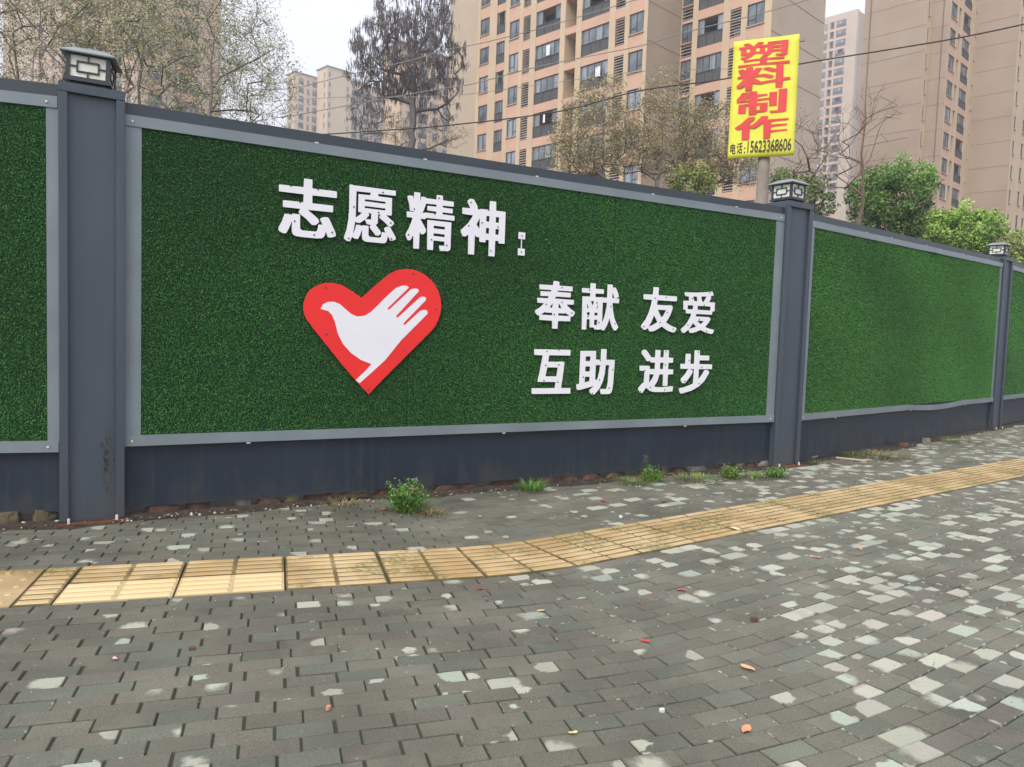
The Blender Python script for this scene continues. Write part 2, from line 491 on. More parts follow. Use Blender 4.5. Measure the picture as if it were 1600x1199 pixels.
rp = random.Random(11)
PAV = []
def paver_geo(l, t, ln=0.1872, wd=0.0892, row=0):
    p, th = strip(l, t)
    if p[1] < 0.4: return None
    px, py, k = project(p[0], p[1], 0)
    if k < 0.5 or px < -260 or px > 1900 or py > 1420 or k > 24: return None
    if behind_fence(p, 0.12): return None
    th += rp.gauss(0, 0.006)
    tz, tx = rp.gauss(0, 0.0016), rp.gauss(0, 0.008)
    ty = rp.gauss(0, 0.010)
    ln *= rp.uniform(0.975, 1.0); wd *= rp.uniform(0.97, 1.01)
    right = 1 / (1 + math.exp(-(p[0] - 0.9 + 0.15 * (p[1] - 4)) * 2.4))
    far = t > 0.3
    prob = (0.215 + 0.345 * right) * (0.85 if far else 1.0)
    prob *= 1 + 0.55 * noise1(p[0] * 2.0, p[1] * 2.0)
    g = rp.random()
    base = np.array([0.132, 0.128, 0.099]) if g < 0.66 else (np.array([0.122, 0.129, 0.101]) if g < 0.9 else np.array([0.136, 0.127, 0.102]))
    base = base * rp.uniform(0.87, 1.11) * (1 + 0.18 * right)
    if rp.random() < prob:
        q = rp.random()
        cx = rp.choice((-1, 1)) * rp.uniform(0.02, 0.09); cy = rp.uniform(-0.04, 0.04)
        rr = rp.uniform(0.045, 0.085 + 0.015 * right) if q < 0.62 else rp.uniform(0.02, 0.045)
        if right > 0.5 and rp.random() < 0.30: rr = rp.uniform(0.08, 0.14); cx *= 0.7
        soft = 0.008 if rp.random() < 0.5 else rp.uniform(0.015, 0.045)
    else:
        cx, cy, rr, soft = 0, 0, -0.2, 0.01
    h = rp.random()
    pal = (0.41, 0.415, 0.335) if h < 0.62 else ((0.375, 0.42, 0.34) if h < 0.9 else (0.43, 0.41, 0.345))
    pf = rp.uniform(0.80, 1.12) * (1 + 0.08 * right)
    pal = tuple(c * pf * rp.uniform(0.98, 1.02) for c in pal)
    rimf = 1.0 if rp.random() < 0.12 + 0.55 * right else 0.0
    c, s = math.cos(th), math.sin(th)
    vs, loc = [], []
    hx, hy, b_ = ln / 2, wd / 2, 0.003
    for (ix, iy, z) in [(hx - b_, hy - b_, 0), (hx, hy, -0.0035), (hx, hy, -0.03)]:
        for sx, sy in ((-1, -1), (1, -1), (1, 1), (-1, 1)):
            x, y = sx * ix, sy * iy
            vs.append((p[0] + c * x - s * y, p[1] + s * x + c * y, z + tz + tx * y + ty * x * 0.5))
            loc.append((x, y, soft))
    fs = [(0, 1, 2, 3)]
    for r_ in (0, 4):
        for k_ in range(4):
            fs.append((r_ + k_, r_ + 4 + k_, r_ + 4 + (k_ + 1) % 4, r_ + (k_ + 1) % 4))
    size = 0.0
    if -40 < px < 1640 and py < 1215: size = 1.0 / (k ** 3)
    return dict(v=vs, f=fs, loc=loc, blob=(cx, cy, rr), base=(*base, 1), pale=(*pal, rimf), size=size)

PITCH_R = 0.0925
for row in range(-44, 24):
    if row < 0: t = -0.3 - (-row - 0.5) * PITCH_R
    else: t = 0.3 + (row + 0.5) * PITCH_R
    if RAD - t < 0.25: continue
    off = (row % 2) * 0.095 + rp.uniform(-0.02, 0.02)
    l = -9.0 + off
    while l < 17:
        step = 0.1905 + rp.uniform(-0.0015, 0.0035)
        g = paver_geo(l, t, row=row)
        if g: PAV.append(g)
        l += step + (rp.uniform(0.0, 0.005) if (l < 0) else 0.0)

def paver_mesh(name, items):
    me = bpy.data.meshes.new(name)
    V, Fc, L_, B, BS, PL = [], [], [], [], [], []
    for g in items:
        o = len(V)
        V += g['v']; Fc += [tuple(i + o for i in f) for f in g['f']]
        L_ += g['loc']; n = len(g['v'])
        B += [g['blob']] * n; BS += [g['base']] * n; PL += [g['pale']] * n
    me.from_pydata(V, [], Fc)
    for nm, ty, D, key in (('loc', 'FLOAT_VECTOR', L_, 'vector'), ('blob', 'FLOAT_VECTOR', B, 'vector'),
                           ('base', 'FLOAT_COLOR', BS, 'color'), ('pale', 'FLOAT_COLOR', PL, 'color')):
        a = me.attributes.new(nm, ty, 'POINT')
        a.data.foreach_set(key, np.array(D, np.float32).ravel())
    me.materials.append(M_paver)
    me.update()
    return me
PAV.sort(key=lambda g: -g['size'])
for g in PAV[:300]:
    link('paver', paver_mesh('paver', [g]), pave)
tag(link('paver_field', paver_mesh('paver_field', PAV[300:]), pave), kind='stuff')
bm_ = MB()
bm_.quad((-9, 0.2, -0.0075), (16, 0.2, -0.0075), (16, 22, -0.0075), (-9, 22, -0.0075))
link('joint_bed', bm_.mesh('joint_bed', M_bed), pave)

# tactile strip: ribbed tiles follow the curve, one dotted tile at the left
def tactile(l0, l1, t0, t1, m, dots=False, cols=2, nrib=4):
    mb = MB()
    z = 0.004 + rp.uniform(-0.001, 0.0015)
    g = 0.0035
    def P(l, t, h):
        p, _ = strip(l, t); return (p[0], p[1], h)
    # keep tiles straight: frame from the tile's middle
    lm, tm = (l0 + l1) / 2, (t0 + t1) / 2
    pc, th = strip(lm, 0)
    la, lb = l0 + g - lm, l1 - g - lm
    c, s = math.cos(th), math.sin(th)
    La_ = (TH1 - TH0) * RAD
    def Q(l, t, h):
        L_ = lm + l
        if 0 < L_ < La_: p_, _ = strip(L_ * (RAD - t) / RAD, t)
        elif L_ <= 0: p_, _ = strip(L_, t)
        else: p_, _ = strip(L_ - La_ + (TH1 - TH0) * (RAD - t), t)
        return (p_[0], p_[1], h)
    ta, tb = t0 + g, t1 - g
    def slab(a, b_, c_, d_, h0, h1, cc, e=0.0):
        vs = [Q(a, c_, h0), Q(b_, c_, h0), Q(b_, d_, h0), Q(a, d_, h0),
              Q(a + e, c_ + e, h1), Q(b_ - e, c_ + e, h1), Q(b_ - e, d_ - e, h1), Q(a + e, d_ - e, h1)]
        mb.add(vs, [(4, 5, 6, 7), (0, 1, 5, 4), (1, 2, 6, 5), (2, 3, 7, 6), (3, 0, 4, 7)], col=cc)
    slab(la, lb, ta, tb, -0.03, z, (0.75, 0.75, 0.75) if dots else (0, 0, 0), 0.002)
    if dots:
        n = 5
        for i in range(n):
            for j in range(n):
                cx = la + (i + 0.5) * (lb - la) / n; cy = ta + (j + 0.5) * (tb - ta) / n
                vs = []
                for rr, h in ((0.019, z), (0.012, z + 0.006)):
                    for k in range(8):
                        w = k * math.pi / 4
                        vs.append(Q(cx + rr * math.cos(w), cy + rr * math.sin(w), h))
                fs = [tuple(range(8, 16))] + [(k, (k + 1) % 8, 8 + (k + 1) % 8, 8 + k) for k in range(8)]
                mb.add(vs, fs, col=(1, 1, 1))
    else:
        wl_ = (lb - la) / cols
        for ci in range(cols):
            for j in range(nrib):
                rw = (tb - ta) / nrib
                slab(la + ci * wl_ + 0.010, la + (ci + 1) * wl_ - 0.010, ta + (j + 0.2) * rw, ta + (j + 0.8) * rw, z, z + 0.006, (1, 1, 1), 0.006)
    o = mb.build('tactile_tile', m, pave)
    return o
# l of tile joints measured against the arc start
def l_of(px, py):
    p = on_ground(px, py)[:2]
    return (p - A0) @ np.array([math.cos(TH0), math.sin(TH0)])
lj = l_of(283, 905)
L0 = lj - 0.535
tactile(L0 - 0.17 - 0.53, L0 - 0.17, -0.3, 0.3, M_tact, dots=True)
tactile(L0 - 0.17 - 1.06, L0 - 0.17 - 0.53, -0.3, 0.3, M_tact)
tactile(L0 - 0.17 - 1.59, L0 - 0.17 - 1.06, -0.3, 0.3, M_tact)
tactile(L0 - 0.17, L0, -0.3, 0.3, M_tact, cols=1, nrib=8)
l = L0
for i in range(3):
    tactile(l, l + 0.53, -0.3, 0.0, M_tactn if i < 2 else M_tact)
    tactile(l, l + 0.53, 0.0, 0.3, M_tact)
    l += 0.53
while l < 16:
    p, _ = strip(l, 0)
    if project(p[0], p[1], 0)[0] > 1800: break
    tactile(l, l + 0.52, -0.3, 0.3, M_tact, nrib=8)
    l += 0.52

# ------------------------------------------------------------------ hoarding
def frame_fn(root): return root
rt_ = random.Random(5)
TURFCOL = [(0.029, 0.138, 0.034), (0.040, 0.168, 0.040), (0.022, 0.112, 0.030), (0.062, 0.19, 0.05), (0.11, 0.24, 0.07)]
M_turfback = mat('turf_backing', (0.010, 0.045, 0.012), 0.9, scale=40, col2=(0.006, 0.03, 0.008))
def turf_blades(name, parent, x0, x1, zb, zt, n, ln=0.0135, w=0.0035, seed=1, tint=(1.75, 1.55, 1.35)):
    rg = np.random.default_rng(seed)
    u = rg.uniform(x0, x1, n)
    for sm_ in np.arange(2.04, 6, 2.0):                     # roll joints
        near = np.abs(u - sm_) < 0.004
        u[near] += 0.02
    f = (u - x0) / (x1 - x0)
    lo = zb(u); hi = zt(u)
    z = lo + rg.uniform(0, 1, n) * (hi - lo)
    y = np.full(n, -0.004)
    a = rg.uniform(0, 2 * math.pi, n)
    tilt = rg.uniform(0.25, 1.0, n)
    L_ = ln * rg.uniform(0.6, 1.25, n)
    dx, dz = np.cos(a) * np.sin(tilt), np.sin(a) * np.sin(tilt) - 0.25
    dy = -np.cos(tilt)
    wa = rg.uniform(0, 2 * math.pi, n)
    wx, wz = np.cos(wa) * w / 2, np.sin(wa) * w / 2
    V = np.empty((n, 3, 3), np.float32)
    V[:, 0] = np.stack([u - wx, y, z - wz], 1)
    V[:, 1] = np.stack([u + wx, y, z + wz], 1)
    V[:, 2] = np.stack([u + dx * L_, y + dy * L_, z + dz * L_], 1)
    me = bpy.data.meshes.new(name)
    me.vertices.add(n * 3); me.loops.add(n * 3); me.polygons.add(n)
    me.vertices.foreach_set('co', V.ravel())
    me.loops.foreach_set('vertex_index', np.arange(n * 3, dtype=np.int32))
    me.polygons.foreach_set('loop_start', np.arange(0, n * 3, 3, dtype=np.int32))
    me.polygons.foreach_set('loop_total', np.full(n, 3, np.int32))
    pal = np.array(TURFCOL, np.float32)
    patch = 1 + 0.12 * np.sin(u * 0.7 + seed) * np.sin(z * 1.3 + 2 * seed) + 0.10 * np.sin(u * 2.1 + 1.3 * np.sin(z * 1.7 + seed)) + 0.07 * np.sin(z * 4.2 + u * 0.9)
    ix = rg.choice(5, n, p=[0.36, 0.28, 0.22, 0.11, 0.03])
    c = pal[ix] * (rg.uniform(0.86, 1.18, n) * patch)[:, None] * np.array(tint, np.float32)
    cc = np.ones((n, 3, 4), np.float32)
    cc[:, :, :3] = c[:, None, :]
    cc[:, 2, :3] *= 1.3
    at_ = me.color_attributes.new('Col', 'FLOAT_COLOR', 'POINT')
    at_.data.foreach_set('color', cc.ravel())
    me.materials.append(M_turf)
    me.update(calc_edges=True)
    o = link(name, me, parent)
    tag(o, kind='stuff')
    return o
M_turf = attr_mat('artificial_grass_blades', 0.55, 0.35)

def hoarding_panel(p, ang, W_, label, top=(2.79, 2.79), base=(0.07, 0.07), blades=0, brange=None, seed=1, dent=None, sag=None, rt=0.115):
    """local frame: x along the panel, y away from the street, z up"""
    root = empty('turf_hoarding', (p[0], p[1], 0), ang)
    tag(root, label, 'hoarding', 'turf hoardings between the posts')
    def zt(x): return top[0] + (top[1] - top[0]) * (x / W_)
    def zb(x): return base[0] + (base[1] - base[0]) * (x / W_)
    # z of the trims: fractions measured on the photograph
    sh = MB()
    n = 12
    def band(m, f0, f1, y0, y1, x0=0.0, x1=W_):
        k = n
        for i in range(k):
            a = x0 + (x1 - x0) * i / k; b_ = x0 + (x1 - x0) * (i + 1) / k
            vs = [(a, y0, f0(a)), (b_, y0, f0(b_)), (b_, y1, f0(b_)), (a, y1, f0(a)), (a, y0, f1(a)), (b_, y0, f1(b_)), (b_, y1, f1(b_)), (a, y1, f1(a))]
            m.add(vs, [(0, 3, 2, 1), (4, 5, 6, 7), (0, 1, 5, 4), (2, 3, 7, 6)] + ([(3, 0, 4, 7)] if i == 0 else []) + ([(1, 2, 6, 5)] if i == k - 1 else []))
    low = lambda d: (lambda x: 0.50 + d + (base[1] - base[0]) * 0.5 * (x / W_))
    hi = lambda d: (lambda x: zt(x) - d)
    band(sh, zb, low(0.02), 0.03, 0.045)
    sh.build('skirt_sheet', M_navy, root)
    bk = MB(); band(bk, low(0.02), hi(0.03), 0.046, 0.06)
    bk.build('backing_sheet', M_navy, root)
    lf = MB(); band(lf, zb, (lambda x: zb(x) + 0.012), 0.016, 0.03)
    lf.build('bottom_fold', M_navy, root)
    cp = MB(); band(cp, hi(0.085), hi(0.0), 0.0, 0.10)
    cp.build('top_rail', M_post if seed == 9 else M_rail2, root)
    t1 = MB()
    k = 24
    for i in range(k):       # top trim: a bent L strip, slightly dented where the photo shows it
        a, b_ = W_ * i / k, W_ * (i + 1) / k
        def fy(x):
            y = -0.016
            if dent and abs(x - dent) < 0.35: y -= 0.02 * (1 - abs(x - dent) / 0.35)
            return y
        def tz(x, d): return hi(d)(x)
        for (ya, yb) in ((0.0, 0.0),):
            A_, B_ = fy(a), fy(b_)
            vs = [(a, A_, tz(a, 0.150)), (b_, B_, tz(b_, 0.150)), (b_, B_ + 0.002, tz(b_, 0.078)), (a, A_ + 0.002, tz(a, 0.078)),
                  (a, 0.03, tz(a, 0.155)), (b_, 0.03, tz(b_, 0.155)), (b_, 0.0, tz(b_, 0.075)), (a, 0.0, tz(a, 0.075))]
            t1.add(vs, [(0, 1, 2, 3), (4, 5, 1, 0), (3, 2, 6, 7)] + ([(0, 3, 7, 4)] if i == 0 else []) + ([(1, 5, 6, 2)] if i == k - 1 else []))
    t1.build('top_trim', M_trim, root)
    t2 = MB()
    for i in range(k):
        a, b_ = W_ * i / k, W_ * (i + 1) / k
        def sg(x):
            if sag and sag[0] < x < sag[1]:
                return -0.035 * math.sin(math.pi * (x - sag[0]) / (sag[1] - sag[0]))
            return 0.0
        l0_, l1_ = low(0.0), low(0.074)
        ya = -0.018
        vs = [(a, ya, l0_(a) + sg(a)), (b_, ya, l0_(b_) + sg(b_)), (b_, ya, l1_(b_) + sg(b_)), (a, ya, l1_(a) + sg(a)),
              (a, 0.03, l0_(a) + sg(a)), (b_, 0.03, l0_(b_) + sg(b_)), (b_, 0.03, l1_(b_) + sg(b_)), (a, 0.03, l1_(a) + sg(a))]
        t2.add(vs, [(0, 1, 2, 3), (4, 5, 1, 0), (3, 2, 6, 7)] + ([(0, 3, 7, 4)] if i == 0 else []) + ([(1, 5, 6, 2)] if i == k - 1 else []))
    t2.build('bottom_trim', M_trim, root)
    for xa, xb in ((-0.01, 0.105), (W_ - rt, W_ + 0.01)):
        s_ = MB()
        vs = []
        for x in (xa, xb):
            for y in (-0.008, 0.03):
                vs += [(x, y, low(0.074)(x)), (x, y, hi(0.150)(x))]
        s_.add(vs, [(0, 4, 5, 1), (2, 0, 1, 3), (4, 6, 7, 5)])
        s_.build('side_trim', M_trim, root)
    tb_ = MB()
    band(tb_, low(0.074), hi(0.14), 0.0, 0.02, 0.104, W_ - rt + 0.001)
    tf = tb_.build('turf_mat', M_turfback, root)
    if blades:
        a, b_ = brange or (0.108, W_ - 0.118)
        turf_blades('grass_blades', tf, a, b_, (lambda u: low(0.076)(u)), (lambda u: zt(u) - 0.152), blades, seed=seed, **(dict(ln=0.016, w=0.0044, tint=(2.4, 1.85, 1.5)) if seed in (3, 4) else {}))  # plain and far turf tinted lighter: viewing-angle brightness put into the blade colour
    sm = MB().box((-0.006, -0.006, -0.006), (0.006, 0, 0.006)).mesh('screw', M_clip)
    cm = MB().box((-0.014, -0.006, 0.0), (0.014, 0, 0.012)).mesh('clip', M_clip)
    for x in (0.05, W_ - 0.06):
        link('screw', sm, root, (x, -0.017, hi(0.118)(x)))
        link('screw', sm, root, (x, -0.019, low(0.035)(x)))
    for f in (0.20, 0.335, 0.50, 0.70, 0.88):
        link('clip', cm, root, (W_ * f + rt_.uniform(-0.1, 0.1), -0.006, hi(0.082)(W_ * f)))
    for f in (0.13, 0.47, 0.80):
        link('clip', cm, root, (W_ * f, -0.006, low(-0.014)(W_ * f)))
    return root

M_rail2 = mat('dark_top_rail_paint', (0.042, 0.055, 0.068), 0.42, scale=1.5, col2=(0.034, 0.045, 0.056), spec=0.5)
AM = math.radians(29.48)
main = hoarding_panel(g0, AM, 6.26, 'hoarding panel with white lettering and a red heart on dark green turf', blades=330000, seed=1)
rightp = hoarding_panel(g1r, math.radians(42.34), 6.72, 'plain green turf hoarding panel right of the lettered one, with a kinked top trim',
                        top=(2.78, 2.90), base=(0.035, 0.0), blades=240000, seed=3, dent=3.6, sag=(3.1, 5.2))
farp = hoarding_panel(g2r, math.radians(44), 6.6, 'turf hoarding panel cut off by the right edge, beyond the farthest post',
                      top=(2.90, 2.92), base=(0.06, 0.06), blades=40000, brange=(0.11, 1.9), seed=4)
AL = math.radians(20)
leftp = hoarding_panel(g0l - 6.5 * np.array([math.cos(AL), math.sin(AL)]), AL, 6.5,
                       'turf hoarding panel cut off by the left edge, left of the nearest post', top=(2.80, 2.83), base=(0.12, 0.085),
                       blades=85000, brange=(5.0, 6.432), seed=2, rt=0.065)

# posts
def post(p, ang, W_, H_, label, scuff=False):
    r = empty('hoarding_post', (p[0], p[1], 0), ang)
    tag(r, label, 'post', 'slate grey posts of the hoarding')
    fl, D = 0.052, 0.30
    z0 = 0.02
    y = -0.042
    bx = MB()
    bx.box((0.0, y + 0.03, z0), (W_, D, H_))
    bx.build('post_body', M_post, r)
    for xa, xb in ((0.0, fl), (W_ - fl, W_)):
        f = MB(); f.box((xa, y, z0), (xb, y + 0.028, H_ - 0.06))
        f.build('flange', M_post, r, bevel=0.004)
    f = MB()
    f.add([(0, y - 0.001, H_), (W_, y - 0.001, H_), (W_ - 0.0, y - 0.001, H_ - 0.057), (0.0, y - 0.001, H_ - 0.057),
           (0, y + 0.03, H_), (W_, y + 0.03, H_), (W_, y + 0.03, H_ - 0.057), (0, y + 0.03, H_ - 0.057)],
          [(3, 2, 1, 0), (0, 1, 5, 4), (1, 2, 6, 5), (0, 4, 7, 3), (2, 3, 7, 6)])
    f.build('head_band', M_post, r)
    bp = MB(); bp.box((-0.01, -0.10, 0.004), (W_ + 0.02, 0.22, 0.016))
    b_ = bp.build('base_plate', M_rust, r)
    for x in (0.05, W_ - 0.05):
        n_ = MB(); n_.tube([(x, -0.075, 0.016), (x, -0.075, 0.05)], 0.009, 6)
        n_.build('anchor_bolt', M_clip, b_)
    if scuff:
        rs = random.Random(3)
        s = MB()
        for i in range(150):
            x = W_ - 0.085 + rs.gauss(0, 0.016) - 0.02; z = 0.40 + rs.gauss(0, 0.10); h = rs.uniform(0.008, 0.045); w = rs.uniform(0.0015, 0.006)
            if x > W_ - fl - 0.004: x = W_ - fl - 0.006
            s.quad((x, y + 0.0285, z), (x + w, y + 0.0285, z), (x + w * 0.6, y + 0.0285, z + h), (x, y + 0.0285, z + h * 0.9))
        s.quad((0.085, y + 0.0285, 0.62), (0.092, y + 0.0285, 0.61), (0.116, y + 0.0285, 0.44), (0.113, y + 0.0285, 0.44))
        tag(s.build('scuff_mark', M_scuff, r), kind='stuff')
    return r
post((-2.9404, 4.9714), math.radians(31.5), 0.38, 2.845, 'nearest and widest slate hoarding post, with a scuffed foot, left of the lettering', scuff=True)
post((2.8315, 8.2573), math.radians(33), 0.43, 2.86, 'middle slate hoarding post between the lettered and the plain turf panel')
post((8.1632, 13.0203), math.radians(40), 0.40, 2.93, 'farthest slate hoarding post, near the right edge')

# lamps on the posts
def lamp(p, ang, z, label, tilt=0.0, size=0.25):
    r = empty('post_lamp', (p[0], p[1], z), ang)
    r.rotation_euler = (0, tilt, ang)
    tag(r, label, 'lamp', 'solar lamps on the hoarding posts')
    h = size / 2
    b = MB(); b.box((-h + 0.02, -h + 0.02, 0.0), (h - 0.02, h - 0.02, 0.045)); b.box((-h - 0.012, -h - 0.012, 0.028), (h + 0.012, h + 0.012, 0.042))
    b.build('lamp_base', M_lamp, r)
    c = MB(); H0, H1 = 0.042, 0.205
    c.box((-h + 0.008, -h + 0.008, H0), (h - 0.008, h - 0.008, H1))
    body = c.build('diffuser', M_lglass, r)
    bars = MB()
    w = 0.011
    def bar(side, u0, u1, z0, z1):
        y0, y1 = -h - 0.002, -h + 0.012
        M = Matrix.Rotation(side * math.pi / 2, 4, 'Z')
        bars.box((u0, y0, z0), (u1, y1, z1), M=M)
    for s in range(4):
        bar(s, -h, -h + 0.022, H0, H1); bar(s, h - 0.022, h, H0, H1)
        bar(s, -h + 0.022, h - 0.022, H0, H0 + 0.016); bar(s, -h + 0.022, h - 0.022, H1 - 0.012, H1)
        zm = (H0 + H1) / 2
        a, c_ = 0.066, 0.036
        bar(s, -a, a, zm - c_, zm - c_ + w * 0.8); bar(s, -a, a, zm + c_ - w * 0.8, zm + c_)
        bar(s, -a, -a + w * 0.8, zm - c_ + w * 0.8, zm + c_ - w * 0.8); bar(s, a - w * 0.8, a, zm - c_ + w * 0.8, zm + c_ - w * 0.8)
        bar(s, -h + 0.022, -a, zm - 0.004, zm + 0.004); bar(s, a, h - 0.022, zm - 0.004, zm + 0.004)
        bar(s, -0.004, 0.004, H0 + 0.016, zm - c_); bar(s, -0.004, 0.004, zm + c_, H1 - 0.012)
    bars.build('lamp_lattice', M_lamp, r)
    t = MB()
    e = h + 0.035
    zz = [(e, H1 - 0.004), (e, H1 + 0.004), (e * 0.62, H1 + 0.040), (e * 0.60, H1 + 0.046)]
    vs, fs = [], []
    for q, z_ in zz:
        vs += [(-q, -q, z_), (q, -q, z_), (q, q, z_), (-q, q, z_)]
    for i in range(3):
        for k in range(4):
            fs.append((i * 4 + k, i * 4 + (k + 1) % 4, i * 4 + 4 + (k + 1) % 4, i * 4 + 4 + k))
    fs += [(3, 2, 1, 0), (12, 13, 14, 15)]
    t.add(vs, fs)
    t.build('lamp_roof', M_lroof, r)
    return r
def post_mid(p, ang, W_, d=0.13):
    return (p[0] + math.cos(ang) * W_ / 2 - math.sin(ang) * d, p[1] + math.sin(ang) * W_ / 2 + math.cos(ang) * d)
lamp(post_mid((-2.9404, 4.9714), math.radians(31.5), 0.38), math.radians(19), 2.847, 'solar lamp with lattice front on the nearest post, tilted slightly', tilt=math.radians(2.5))
lamp(post_mid((2.8315, 8.2573), math.radians(33), 0.43), math.radians(35), 2.862, 'solar lamp turned corner-on, on the middle post')
lamp(post_mid((8.1632, 13.0203), math.radians(40), 0.40), math.radians(43), 2.932, 'smallest, farthest solar lamp, on the post at the right edge')

# lettering
def glyph_field(ch, bx, by, N=150):
    """rasterise the character, thicken its strokes, return the field and its extent"""
    c = bpy.data.curves.new('glyph', 'FONT')
    c.body = ch; c.size = 1.0; c.resolution_u = 4
    o = bpy.data.objects.new('glyph', c)
    COL.objects.link(o)
    dg = bpy.context.evaluated_depsgraph_get()
    me = bpy.data.meshes.new_from_object(o.evaluated_get(dg))
    bpy.data.objects.remove(o); bpy.data.curves.remove(c)
    n = len(me.vertices)
    co = np.empty(n * 3, np.float32); me.vertices.foreach_get('co', co); co = co.reshape(-1, 3)
    me.calc_loop_triangles()
    tri = np.array([t.vertices[:] for t in me.loop_triangles])
    x0, y0 = co[:, 0].min(), co[:, 1].min(); x1, y1 = co[:, 0].max(), co[:, 1].max()
    cell = max(x1 - x0, y1 - y0) / N
    pad = int(max(bx, by) / cell) + 3
    W_, H_ = int((x1 - x0) / cell) + 2 * pad + 1, int((y1 - y0) / cell) + 2 * pad + 1
    G = np.zeros((H_, W_), bool)
    ox, oy = x0 - pad * cell, y0 - pad * cell
    for t in tri:
        P = co[t, :2]
        i0, i1 = int((P[:, 0].min() - ox) / cell), int((P[:, 0].max() - ox) / cell) + 2
        j0, j1 = int((P[:, 1].min() - oy) / cell), int((P[:, 1].max() - oy) / cell) + 2
        X, Y = np.meshgrid(ox + np.arange(i0, i1) * cell, oy + np.arange(j0, j1) * cell)
        d = (P[1, 0] - P[0, 0]) * (P[2, 1] - P[0, 1]) - (P[2, 0] - P[0, 0]) * (P[1, 1] - P[0, 1])
        if abs(d) < 1e-12: continue
        u = ((X - P[0, 0]) * (P[2, 1] - P[0, 1]) - (P[2, 0] - P[0, 0]) * (Y - P[0, 1])) / d
        v = ((P[1, 0] - P[0, 0]) * (Y - P[0, 1]) - (X - P[0, 0]) * (P[1, 1] - P[0, 1])) / d
        G[j0:j1, i0:i1] |= (u >= -0.01) & (v >= -0.01) & (u + v <= 1.01)
    rx, ry = int(round(bx / cell)), int(round(by / cell))
    D = G.copy()
    for k in range(1, rx + 1):
        D[:, k:] |= G[:, :-k]; D[:, :-k] |= G[:, k:]
    E_ = D.copy()
    for k in range(1, ry + 1):
        E_[k:] |= D[:-k]; E_[:-k] |= D[k:]
    Fl = E_.astype(float)
    for _ in range(1):
        Q = Fl.copy()
        Q[1:-1, 1:-1] = (Fl[1:-1, 1:-1] * 4 + 2 * (Fl[:-2, 1:-1] + Fl[2:, 1:-1] + Fl[1:-1, :-2] + Fl[1:-1, 2:]) + Fl[:-2, :-2] + Fl[2:, 2:] + Fl[:-2, 2:] + Fl[2:, :-2]) / 16
        Fl = Q
    return Fl

def contours(Fl, lv=0.5):
    """closed marching-square outlines of a field"""
    H_, W_ = Fl.shape
    seg = {}
    def pt(e):
        k, j, i = e
        a = Fl[j, i]; b = Fl[j, i + 1] if k == 0 else Fl[j + 1, i]
        t = (lv - a) / (b - a)
        return (i + t, j) if k == 0 else (i, j + t)
    B = Fl > lv
    for j in range(H_ - 1):
        r0, r1 = B[j], B[j + 1]
        if not (r0.any() or r1.any()): continue
        for i in range(W_ - 1):
            c = r0[i] | (r0[i + 1] << 1) | (r1[i + 1] << 2) | (r1[i] << 3)
            c = int(r0[i]) + 2 * int(r0[i + 1]) + 4 * int(r1[i + 1]) + 8 * int(r1[i])
            if c in (0, 15): continue
            b_, r_, t_, l_ = (0, j, i), (1, j, i + 1), (0, j + 1, i), (1, j, i)
            for a, z in {1: [(l_, b_)], 2: [(b_, r_)], 3: [(l_, r_)], 4: [(r_, t_)], 5: [(l_, t_), (r_, b_)], 6: [(b_, t_)], 7: [(l_, t_)],
                         8: [(t_, l_)], 9: [(t_, b_)], 10: [(b_, l_), (t_, r_)], 11: [(t_, r_)], 12: [(r_, l_)], 13: [(r_, b_)], 14: [(b_, l_)]}[c]:
                seg[a] = z
    loops = []
    while seg:
        s0 = next(iter(seg)); L_ = [s0]; e = seg.pop(s0)
        while e != s0 and e in seg:
            L_.append(e); e = seg.pop(e)
        P = np.array([pt(e) for e in L_])
        if len(P) < 8: continue
        keep = simplify(P, 0.62)
        if len(keep) >= 3: loops.append(keep)
    return loops

def simplify(P, tol):
    n = len(P); h = n // 2
    def dp(a, b):
        if b - a < 2: return []
        A_, B_ = P[a % n], P[b % n]
        d = B_ - A_; L_ = np.hypot(*d) + 1e-9
        Q = P[np.arange(a + 1, b) % n] - A_
        ds = np.abs(Q[:, 0] * d[1] - Q[:, 1] * d[0]) / L_
        k = int(ds.argmax())
        if ds[k] < tol: return []
        k = a + 1 + k
        return dp(a, k) + [k] + dp(k, b)
    idx = [0] + dp(0, h) + [h] + dp(h, n)
    return [tuple(P[i % n]) for i in idx]

def glyph(ch, box, thick, bx=0.02, by=0.012, N=150):
    Fl = glyph_field(ch, bx, by, N)
    loops = contours(Fl)
    al = np.array([p for l_ in loops for p in l_])
    x0, y0 = al.min(0); x1, y1 = al.max(0)
    u0, u1, z0, z1 = box
    c = bpy.data.curves.new('outline', 'CURVE')
    c.dimensions = '2D'; c.fill_mode = 'BOTH'; c.extrude = 0.5
    for l_ in loops:
        sp = c.splines.new('POLY'); sp.points.add(len(l_) - 1)
        for i, (x, y) in enumerate(l_):
            sp.points[i].co = ((x - x0) / (x1 - x0), (y - y0) / (y1 - y0), 0, 1)
        sp.use_cyclic_u = True
    o = bpy.data.objects.new('outline', c); COL.objects.link(o)
    dg = bpy.context.evaluated_depsgraph_get()
    me = bpy.data.meshes.new_from_object(o.evaluated_get(dg))
    bpy.data.objects.remove(o); bpy.data.curves.remove(c)
    n = len(me.vertices)
    co = np.empty(n * 3, np.float32); me.vertices.foreach_get('co', co); co = co.reshape(-1, 3)
    out = np.empty_like(co)
    out[:, 0] = u0 + co[:, 0] * (u1 - u0)
    out[:, 2] = z0 + co[:, 1] * (z1 - z0)
    out[:, 1] = thick[0] + (0.5 - co[:, 2]) * (thick[1] - thick[0])
    me.vertices.foreach_set('co', out.ravel())
    me.update()
    return me
